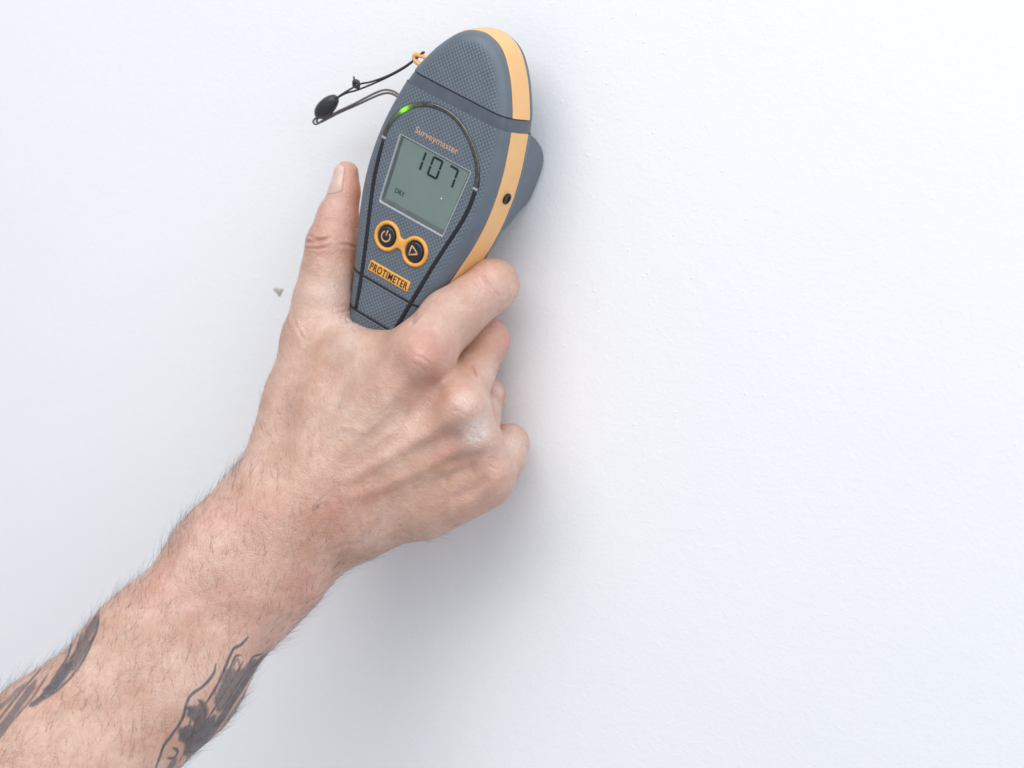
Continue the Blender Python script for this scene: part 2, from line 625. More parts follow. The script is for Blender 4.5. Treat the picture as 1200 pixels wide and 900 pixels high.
def build_meter():
    v, f = loft(FRONT, True, holes=[WIN])
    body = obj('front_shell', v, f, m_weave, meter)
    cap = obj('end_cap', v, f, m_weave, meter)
    cut(body, hi=35.2)
    cut(cap, lo=40.7)
    inset_attr(body)
    inset_attr(cap)
    # the smooth collar seen between the cap and the body, and a black strip painting in the shadow gap above it
    ALL = [(q + .38, c - .14) for q, c in FRONT[1:][::-1]] + [(.75, -11), (.5, -17), (.75, -18.2), (1.4, -20.7), (3.4, -23), (7, -24.2)]
    v, f = loft([(8.2, -24.2)] + ALL[::-1], True)
    cut(obj('collar', v, f, m_collar, meter), lo=34.4, hi=41.2)
    v, f = loft([(8.2, -24.2)] + [(q - .16, c + .06) for q, c in ALL[::-1]], True)
    cut(obj('gap_shade', v, f, m_black, meter), lo=40.1, hi=40.75)
    # pale orange bands round the rim
    TR = [(1.9, -5.95), (1.45, -5.75), (1.15, -5.95), (1.0, -6.6), (.35, -11.5), (-.15, -16.2), (-.1, -16.8), (.25, -17.15), (.8, -17.2)]
    v, f = loft(TR, False)
    a = obj('rim_band', v, f, m_orange, meter)
    b = obj('rim_band', v, f, m_orange, meter)
    cut(a, lo=40.6, fill=True)
    cut(b, hi=35.1, fill=True)
    # back halves
    BK = [(.7, -16.9), (.3, -17.1), (.25, -18.2), (1.0, -20.7), (3, -23), (6.5, -24), (8.2, -24.2)]
    v, f = loft(BK, True)
    a = obj('back_shell', v, f, m_grey, meter)
    cut(a, hi=35.0, fill=False)
    b = obj('cap_back', v, f, m_grey, meter)
    cut(b, lo=40.7)
    # sensor bulge that touches the wall
    prof = [(-19.5, 31.2, -24, 31.2), (-24, 31.0, -20, 31.0), (-30, 30.6, -14.5, 31.4), (-35, 29.8, -9.5, 31.4), (-39.4, 29.3, -5.5, 30.9),
            (-41.3, 28.2, -3.5, 29.6), (-41.8, 26.2, -1.5, 27.2), (-41.8, 12, 8, 16)]
    vv, ff = [], []
    N = 56
    for c, hw, lo, hi in prof:
        cy, hh = (lo + hi) / 2, (hi - lo) / 2
        for i in range(N):
            th = 2 * math.pi * i / N
            ex = .54
            x, y = math.cos(th), math.sin(th)
            xx = math.copysign(abs(x) ** ex, x) * (hw - .9)
            yy = cy + math.copysign(abs(y) ** ex, y) * hh
            # keep under the outline of the body
            wmax = float(np.interp(-yy, [-h[1] for h in HALF], [h[0] for h in HALF])) - .6
            xx = max(-wmax, min(wmax, xx))
            vv.append((xx, yy, c))
    for r in range(len(prof) - 1):
        for i in range(N):
            j = (i + 1) % N
            ff.append((r * N + i, r * N + j, (r + 1) * N + j, (r + 1) * N + i))
    ff.append(tuple(range((len(prof) - 1) * N, len(prof) * N)))
    obj('sensor_bulge', vv, ff, m_grey, meter)

    # light guide, its channel, the black strips that carry the line down to the handle
    arc = catmull([(-25.4, 9.5), (-25.3, 13.4), (-24.2, 18), (-21.8, 22.8), (-17.2, 27.6), (-9.8, 31.2), (-.6, 32.0), (7.2, 29.8),
                   (14.5, 25), (19.9, 19.2), (22.7, 14), (24.0, 8.7)], 8)
    left = catmull([(-25.4, 9.5), (-24.6, 1), (-23.2, -8.2), (-20.6, -18.8), (-17.8, -29.1), (-15, -39.8), (-12.4, -50.4), (-10.0, -62)], 6)
    right = catmull([(24.0, 8.7), (24.1, 1), (22.8, -8.1), (20.3, -18.3), (17.9, -28.7), (15.7, -39.1), (13.6, -49), (11.0, -62)], 6)
    ch = obj('guide_channel', *tube_data(rest_on_face(arc, -.10), 1.42, 8, .16, (0, 0, 1)), m_black, meter)
    gd = obj('light_guide', *tube_data(rest_on_face(arc, .0), 1.02, 10, .55, (0, 0, 1)), m_guide, meter)
    at = gd.data.attributes.new('glow', 'FLOAT', 'POINT')
    led = Vector((-20.6, 24.6))
    vals = []
    for q in gd.data.vertices:
        d = (Vector((q.co.x / S, q.co.y / S)) - led).length
        vals.append(min(1.0, 1.1 * math.exp(-(d / 1.8) ** 2) + .20 * math.exp(-(d / 5.5) ** 2)))
    at.data.foreach_set('value', vals)
    for e in (arc[0], arc[-1]):
        w = 1.15
        x, y = e[0], e[1] + .3
        c0 = surf(x, y)
        lp = [(x - w, y - .5), (x + w, y - .5), (x + w, y + .5), (x - w, y + .5)]
        plate('guide_end', lp, [], c0 - .4, c0 + .62, .15, m_bezel, gd)
    for pth in (left, right):
        obj('rubber_strip', *tube_data(rest_on_face(pth, -.02), 1.0, 8, .36, (0, 0, 1)), m_black, meter)
    for y, w in ((-47.5, 19.6), (-62.6, 14.8)):
        xs = np.linspace(-w, w, 26)
        base = rest_on_face([(x, y) for x in xs], -.02)
        obj('rubber_strip', *tube_data(base, .62, 8, .5, (0, 0, 1)), m_black, meter)
        lip = rest_on_face([(x, y - 1.15) for x in xs[3:-3]], -.05)
        obj('door_lip', *tube_data(lip, .38, 6, .7, (0, 0, 1)), m_grey, meter)

    # display
    lcdv = [(p[0], p[1], -1.7) for p in LCD]
    disp = obj('display', [(-17.4, 13.5, -1.7), (17.5, 13.5, -1.7), (16.1, -14.1, -1.7), (-16.1, -14.1, -1.7),
                           (-17.4, 13.5, -3), (17.5, 13.5, -3), (16.1, -14.1, -3), (-16.1, -14.1, -3)],
               [(0, 1, 2, 3), (0, 1, 5, 4), (1, 2, 6, 5), (2, 3, 7, 6), (3, 0, 4, 7)], m_lcd, meter, smooth=False)
    n = len(WIN)
    cx, cy = 0.3, -.5
    lip = [(cx + (p[0] - cx) * 1.008, cy + (p[1] - cy) * 1.010, -.10) for p in WIN]
    lip2 = [(cx + (p[0] - cx) * 1.004, cy + (p[1] - cy) * 1.005, .03) for p in WIN]
    edge = [(cx + (p[0] - cx) * .988, cy + (p[1] - cy) * .985, .03) for p in WIN]
    mid = [(cx + (p[0] - cx) * .975, cy + (p[1] - cy) * .972, -.30) for p in WIN]
    vv = lip + lip2 + edge + mid + [(p[0], p[1], -1.75) for p in LCD]
    ff = []
    for r in range(4):
        for i in range(n):
            ff.append((r * n + i, r * n + (i + 1) % n, (r + 1) * n + (i + 1) % n, (r + 1) * n + i))
    obj('bezel', vv, ff, m_bezel, disp, angle=30)
    pane = [(cx + (p[0] - cx) * .965, cy + (p[1] - cy) * .958) for p in WIN]
    obj('glass_pane', [(p[0], p[1], -.42) for p in pane], [tuple(range(n))], m_pane, disp, smooth=False)

    # a small white speck on the pane
    lp = circle(10.2, -1.6, .32, 8)
    obj('white_speck', [(x, y, -.42) for x, y in lp] + [(10.2, -1.55, -.2)], [(i, (i + 1) % 8, 8) for i in range(8)], m_speck, disp)

    # seven-segment digits
    def digit(x0, y0, w, h, segs, name='digit'):
        t = .98
        g = .12
        R = {'a': (x0 + t * .5, y0 + h - t, x0 + w - t * .5, y0 + h), 'd': (x0 + t * .5, y0, x0 + w - t * .5, y0 + t),
             'g': (x0 + t * .5, y0 + h / 2 - t / 2, x0 + w - t * .5, y0 + h / 2 + t / 2),
             'f': (x0, y0 + h / 2 + g, x0 + t, y0 + h - t * .35), 'b': (x0 + w - t, y0 + h / 2 + g, x0 + w, y0 + h - t * .35),
             'e': (x0, y0 + t * .35, x0 + t, y0 + h / 2 - g), 'c': (x0 + w - t, y0 + t * .35, x0 + w, y0 + h / 2 - g)}
        vv, ff = [], []
        for s in segs:
            xa, ya, xb, yb = R[s]
            e = .22
            if s in 'adg':
                lp = [(xa, (ya + yb) / 2), (xa + e, yb), (xb - e, yb), (xb, (ya + yb) / 2), (xb - e, ya), (xa + e, ya)]
            else:
                lp = [((xa + xb) / 2, ya), (xa, ya + e), (xa, yb - e), ((xa + xb) / 2, yb), (xb, yb - e), (xb, ya + e)]
            s0 = len(vv)
            vv += [(x, y, -1.58) for x, y in lp] + [(x, y, -1.72) for x, y in lp]
            ff.append(tuple(range(s0, s0 + 6)))
            ff += [(s0 + i, s0 + (i + 1) % 6, s0 + 6 + (i + 1) % 6, s0 + 6 + i) for i in range(6)]
        obj(name, vv, ff, m_seg, disp, smooth=False)
    digit(-9.6, 3.9, 5.2, 8.7, 'bc')
    digit(-1.1, 3.9, 5.6, 8.7, 'abcdef')
    digit(7.6, 3.9, 5.2, 8.7, 'abc')
    text('lettering', 'DRY', 2.9, (-12.6, -9.3, -1.62), m_seg, disp, bold=.0, width=5.0)

    # keys
    d, R, h = 7.55, 6.55, 2.3
    rf = (d * d + h * h - R * R) / (2 * (R - h))
    yc = h + rf
    a0 = math.atan2(yc, -d)
    lp = []
    ang1 = math.atan2(yc, d) # from left centre to upper fillet centre
    for i in range(33):      # left circle, counter-clockwise from the upper fillet round to the lower
        th = ang1 + (2 * math.pi - 2 * ang1) * i / 32
        lp.append((-d + R * math.cos(th), R * math.sin(th)))
    b0, b1 = math.pi - math.atan2(yc, d), math.atan2(yc, d)
    for i in range(1, 8):
        th = b0 + (b1 - b0) * i / 8
        lp.append((rf * math.cos(th), -yc + rf * math.sin(th)))
    for i in range(33):
        th = -(math.pi - ang1) + (2 * math.pi - 2 * ang1) * i / 32
        lp.append((d + R * math.cos(th), R * math.sin(th)))
    for i in range(1, 8):
        th = -b1 + (-b0 + b1) * i / 8
        lp.append((rf * math.cos(th), yc + rf * math.sin(th)))
    lp = [(x, y - 27.0) for x, y in lp]
    plate('button_surround', lp, [circle(-d, -27, 4.75), circle(d, -27, 4.75)], -.3, .95, .75, m_amber, meter)
    for k, cx in enumerate((-d, d)):
        vv, ff = [], []
        rr = [(4.72, -.2), (4.62, .05), (4.25, .1), (4.12, .75), (3.9, .98), (3.3, 1.12), (2, 1.2), (.01, 1.23)]
        for r_, c in rr:
            vv += [(x, y, c) for x, y in circle(cx, -27, r_, 36)]
        for q in range(len(rr) - 1):
            for i in range(36):
                ff.append((q * 36 + i, q * 36 + (i + 1) % 36, (q + 1) * 36 + (i + 1) % 36, (q + 1) * 36 + i))
        b = obj('button', vv, ff, m_cap, meter, angle=55)
        if k == 0:
            b['label'] = 'left round black power button'
            pts = [(cx + 2.15 * math.cos(t), -27.15 + 2.15 * math.sin(t), 1.2) for t in np.radians(np.linspace(125, 415, 30))]
            v1, f1 = tube_data(pts, .36, 6, .3, (0, 0, 1))
            v2, f2 = tube_data([(cx, -26.9, 1.24), (cx, -24.3, 1.17)], .36, 6, .3, (0, 0, 1))
            obj('power_symbol', v1 + v2, f1 + [tuple(i + len(v1) for i in q) for q in f2], m_ink, b)
        else:
            b['label'] = 'right round black arrow button'
            tri = [(cx - 1.75, -29.2, 1.2), (cx - 1.75, -24.9, 1.2), (cx + 2.2, -27.05, 1.2)]
            vv, ff = [], []
            for i in range(3):
                v1, f1 = tube_data([tri[i], tri[(i + 1) % 3]], .36, 6, .3, (0, 0, 1))
                ff += [tuple(q + len(vv) for q in t) for t in f1]
                vv += v1
            obj('arrow_symbol', vv, ff, m_ink, b)

    # printed badge and model lettering
    x0, x1, y0, y1, r = -11.0, 10.8, -44.1, -39.5, .6
    lp = []
    for cx, cy, a in ((x1 - r, y1 - r, 0), (x0 + r, y1 - r, 90), (x0 + r, y0 + r, 180), (x1 - r, y0 + r, 270)):
        lp += [(cx + r * math.cos(math.radians(a + t)), cy + r * math.sin(math.radians(a + t))) for t in (0, 30, 60, 90)]
    bd = plate('name_badge', lp, [], -.3, .38, .14, m_amber, meter)
    text('lettering', 'PROTIMETER', 4.4, (-10.3, -43.35, .40), m_dark_ink, bd, bold=.10, spacing=1.12, width=20.4)
    text('model_lettering', 'Surveymaster', 3.9, (-12.3, 18.0, .02), m_ink, meter, bold=.0, width=22.6)

    # jack socket in the band on the right side
    jx, jy, jc = 32.72, 8.3, -12.0
    vv, ff = [], []
    for r_, dx in ((2.35, -.6), (2.35, .32), (2.05, .42), (1.55, .36), (1.5, -.1), (.01, -.15)):
        for i in range(24):
            th = 2 * math.pi * i / 24
            vv.append((jx + dx, jy + r_ * math.cos(th), jc + r_ * math.sin(th)))
    for q in range(5):
        for i in range(24):
            ff.append((q * 24 + i, q * 24 + (i + 1) % 24, (q + 1) * 24 + (i + 1) % 24, (q + 1) * 24 + i))
    obj('jack_socket', vv, ff, m_black, meter, angle=40)

    # orange eyelet on the cap for the cord
    vv, ff = tube_data(catmull([(-23.5, 45.5, -10.5), (-27.5, 45.4, -10.8), (-31.2, 44.6, -11.2), (-31.8, 42.9, -11.5), (-29.4, 41.6, -11.8), (-24.5, 41.2, -12)], 5), 1.1, 10)
    obj('cord_eyelet', vv, ff, m_orange, meter)


build_meter()


# ---------------------------------------------------------------- the cord tied to the meter
def build_cord():
    root = bpy.data.objects.new('wrist_cord', None)
    COL.objects.link(root)
    root.matrix_world = DEV @ Matrix.Translation((-.0282 , .0455, -.0108))
    root.empty_display_size = .01
    root['label'] = 'thin dark cord loop with a charcoal bead hanging from the left side of the meter'
    root['category'] = 'cord'
    off = (28.2, -45.5, 10.8)

    def sh(pts):
        return [(p[0] + off[0], p[1] + off[1], p[2] + off[2]) for p in pts]
    up1 = catmull([(-27.6, 47.2, -9.6), (-30.2, 43.9, -11), (-35.0, 37.6, -11.6), (-41.5, 30.8, -12), (-48.6, 25.0, -12.2), (-53.5, 21.8, -12.2),
                   (-59.5, 15.6, -12.8), (-64, 10.4, -13.4)], 6)
    up2 = catmull([(-27.6, 47.2, -10.6), (-30.3, 44.0, -11.9), (-35.2, 37.2, -12.5), (-41.8, 30.2, -13), (-49, 23.4, -13), (-54.6, 18.6, -13),
                   (-59.7, 14.9, -13.4), (-64, 10.2, -13.4)], 6)
    obj('cord', *tube_data(sh(up1), .42, 8), m_cord, root)
    obj('cord', *tube_data(sh(up2), .42, 8), m_cord, root)
    lo1 = catmull([(-69.4, .8, -14.4), (-71.2, -2.2, -14.6), (-71.3, -3.6, -14.8), (-69.6, -3.6, -15), (-66.6, -.2, -15), (-62, 5.2, -15), (-54.2, 12.9, -15),
                   (-47.2, 20.2, -15), (-43, 23.7, -15), (-39.5, 25.0, -15), (-36, 24.8, -16), (-30, 23, -17.5)], 6)
    lo2 = catmull([(-69.0, .2, -14.4), (-70.0, -1.6, -14.9), (-69.8, -2.7, -15.2), (-68.6, -2.4, -15.6), (-65.6, .6, -15.6), (-61, 5.4, -15.6), (-53.4, 12.6, -15.8),
                   (-46.6, 19.2, -15.8), (-42.6, 22.4, -15.8), (-39.4, 23.7, -15.8), (-36, 23.5, -16.5), (-30, 22, -18)], 6)
    obj('cord', *tube_data(sh(lo1), .48, 8), m_cord_pale, root)
    obj('cord', *tube_data(sh(lo2), .48, 8), m_cord_pale, root)
    # the knot: two interlocked turns and a cut end
    kc = np.array((-55.2, 21.2, -12.2))
    vv, ff = [], []
    for ph, tl in ((0, .5), (1.3, -.6), (2.4, 1.0)):
        pts = [kc + np.array((1.5 * math.cos(t), 1.5 * math.sin(t) * math.cos(tl + ph), 1.5 * math.sin(t) * math.sin(tl + ph) + .2 * math.cos(3 * t)))
               for t in np.linspace(0, 2 * math.pi, 20)]
        v1, f1 = tube_data(sh(pts), .68, 8)
        ff += [tuple(q + len(vv) for q in t) for t in f1]
        vv += v1
    v1, f1 = tube_data(sh([kc, kc + (-1.5, 1.2, .2), kc + (-2.3, 2.5, .3)]), .4, 8)
    ff += [tuple(q + len(vv) for q in t) for t in f1]
    vv += v1
    obj('knot', vv, ff, m_cord, root)
    # the bead: an egg with a flattened end
    a, b = np.array((-63.8, 10.8, -13.4)), np.array((-70.2, -.2, -14.2))
    pts, rad = [], []
    L = np.linalg.norm(b - a)
    for t, r in ((-.06, 1.0), (-.05, 1.7), (0, 2.2), (.12, 2.9), (.3, 3.55), (.5, 3.75), (.7, 3.5), (.86, 2.8), (.96, 1.9), (1.01, .9), (1.02, .1)):
        pts.append(tuple(a + (b - a) * t))
        rad.append(r)
    obj('bead', *tube_data(sh(pts), rad, 20), m_bead, root)


build_cord()

# ---------------------------------------------------------------- the hand and forearm
# tapered limb segments (x0 y0 z0 r0 x1 y1 z1 r1), grouped by finger / palm / arm with their blend radii
HAND = [(3,2,[(6.68,-54.0,-66.66,12.8,11.63,-41.0,-54.84,12.2),(11.63,-41.0,-54.84,12.2,21.22,-23.0,-41.51,10.7),(21.22,-23.0,-41.51,10.7,-3.59,-8.5,-44.81,
 8.3),(-3.59,-8.5,-44.81,8.2,-30.03,-8.5,-42.84,7.2)]),(3,1.6,[(19.71,-48.0,-90.37,11.4,16.7,-32.0,-77.74,9.4),(16.7,-32.0,-77.74,9.4,15.16,-18.0,
 -65.47,9.5),(15.16,-18.0,-65.47,9.5,-11.98,-9.2,-67.27,8.6),(-11.98,-9.2,-67.27,8.6,-39.22,-8.5,-63.84,7.4)]),(3,1.6,[(22.69,-41.0,-105.89,10.6,11.98,
 -15.0,-88.87,8.5),(11.98,-15.0,-88.87,8.5,-12.23,-9.0,-91.12,8.4),(-12.23,-9.0,-91.12,8.4,-35.2,-8.0,-84.42,7.2)]),(3,1.6,[(26.19,-36.0,-121.29,10.0,
 27.19,-24.0,-113.19,9.0),(27.19,-24.0,-113.19,9.0,24.69,-15.0,-109.15,8.0),(24.69,-15.0,-109.15,8.0,4.88,-8.5,-110.82,7.6),(4.88,-8.5,-110.82,7.6,
 -17.4,-8.0,-107.74,6.8)]),(4,2,[(-54.19,-46.0,-67.02,12.8,-52.37,-42.0,-49.66,12.1),(-52.37,-42.0,-49.66,12.1,-51.7,-39.0,-37.39,10.9),(-51.7,-39.0,
 -37.39,10.9,-51.2,-37.0,-25.79,10.2),(-51.2,-37.0,-25.79,10.2,-49.62,-34.0,-13.83,8.2),(-49.62,-34.0,-13.83,8.2,-47.34,-32.0,-4.02,6.0),(-47.34,-32.0,
 -4.02,6.0,-47.06,-31.0,4.32,5.3)]),(9,7,[(-47.6,-75.83,-134.95,19.5,-35.65,-67.87,-121.35,17.0),(-35.65,-67.87,-121.35,17.0,7.15,-56.0,-69.95,12.3),
 (-45.89,-74.05,-137.97,20.0,-30.16,-66.48,-126.47,16.0),(-30.16,-66.48,-126.47,16.0,22.0,-49.0,-90.8,11.8),(-45.44,-72.94,-140.28,20.0,-27.24,-64.59,
 -133.71,16.0),(-27.24,-64.59,-133.71,16.0,24.77,-43.0,-106.88,11.0),(-45.48,-70.03,-144.41,16.8,-25.49,-59.86,-140.83,14.8),(-25.49,-59.86,-140.83,
 14.8,3.08,-46.0,-131.6,13.2),(3.08,-46.0,-131.6,13.2,16.78,-41.0,-126.06,10.6),(16.78,-41.0,-126.06,10.6,26.19,-36.0,-121.29,10.0),(-56.24,-72.06,
 -129.83,18.0,-55.71,-60.5,-108.78,15.2),(-55.71,-60.5,-108.78,15.2,-55.24,-54.17,-91.2,14.3),(-55.24,-54.17,-91.2,14.3,-54.19,-46.0,-67.02,13.0),
 (-38.4,-53.0,-74.62,10.5,-36.74,-59.86,-93.64,13.0),(-36.74,-59.86,-93.64,13.0,-38.2,-66.09,-114.61,14.0),(-21.03,-54.0,-73.52,10.0,-22.91,-57.84,
 -96.5,12.0),(-49.62,-50.0,-81.03,11.0,-5.26,-52.0,-74.58,10.0),(-43.33,-46.0,-62.09,6.2,-33.08,-48.0,-66.83,5.8),(-33.08,-48.0,-66.83,5.8,-20.34,
 -50.0,-70.28,6.0),(-20.34,-50.0,-70.28,6.0,-6.73,-51.0,-66.95,7.0),(-54.07,-58.22,-124.39,17.0,-32.03,-45.22,-109.65,15.0),(-32.03,-45.22,-109.65,
 15.0,-12.48,-41.68,-101.31,13.0)]),(14,14,[(-55.36,-79.75,-137.97,20.8,-64.38,-93.13,-152.51,20.6),(-64.38,-93.13,-152.51,20.6,-83.14,-125.69,-186.27,
 19.6),(-83.14,-125.69,-186.27,19.6,-102.54,-161.26,-221.9,24.9),(-102.54,-161.26,-221.9,24.9,-124.16,-202.16,-260.84,27.0),(-45.0,-72.01,-152.03,15.6,
 -54.7,-85.89,-167.25,18.4),(-54.7,-85.89,-167.25,18.4,-69.06,-118.32,-202.1,21.0),(-69.06,-118.32,-202.1,21.0,-91.07,-154.0,-235.76,27.8),(-91.07,
 -154.0,-235.76,27.8,-113.1,-195.07,-274.17,28.0),(-39.3,-77.48,-164.91,6.5,-37.65,-76.09,-162.09,6.0)])]
KNUCKLES = [(14.12,-64.0,-68.81,5.5),(27.68,-56.0,-88.89,6.5),(29.56,-48.0,-101.61,5.5),(33.2,-42.0,-117.66,4.5)]
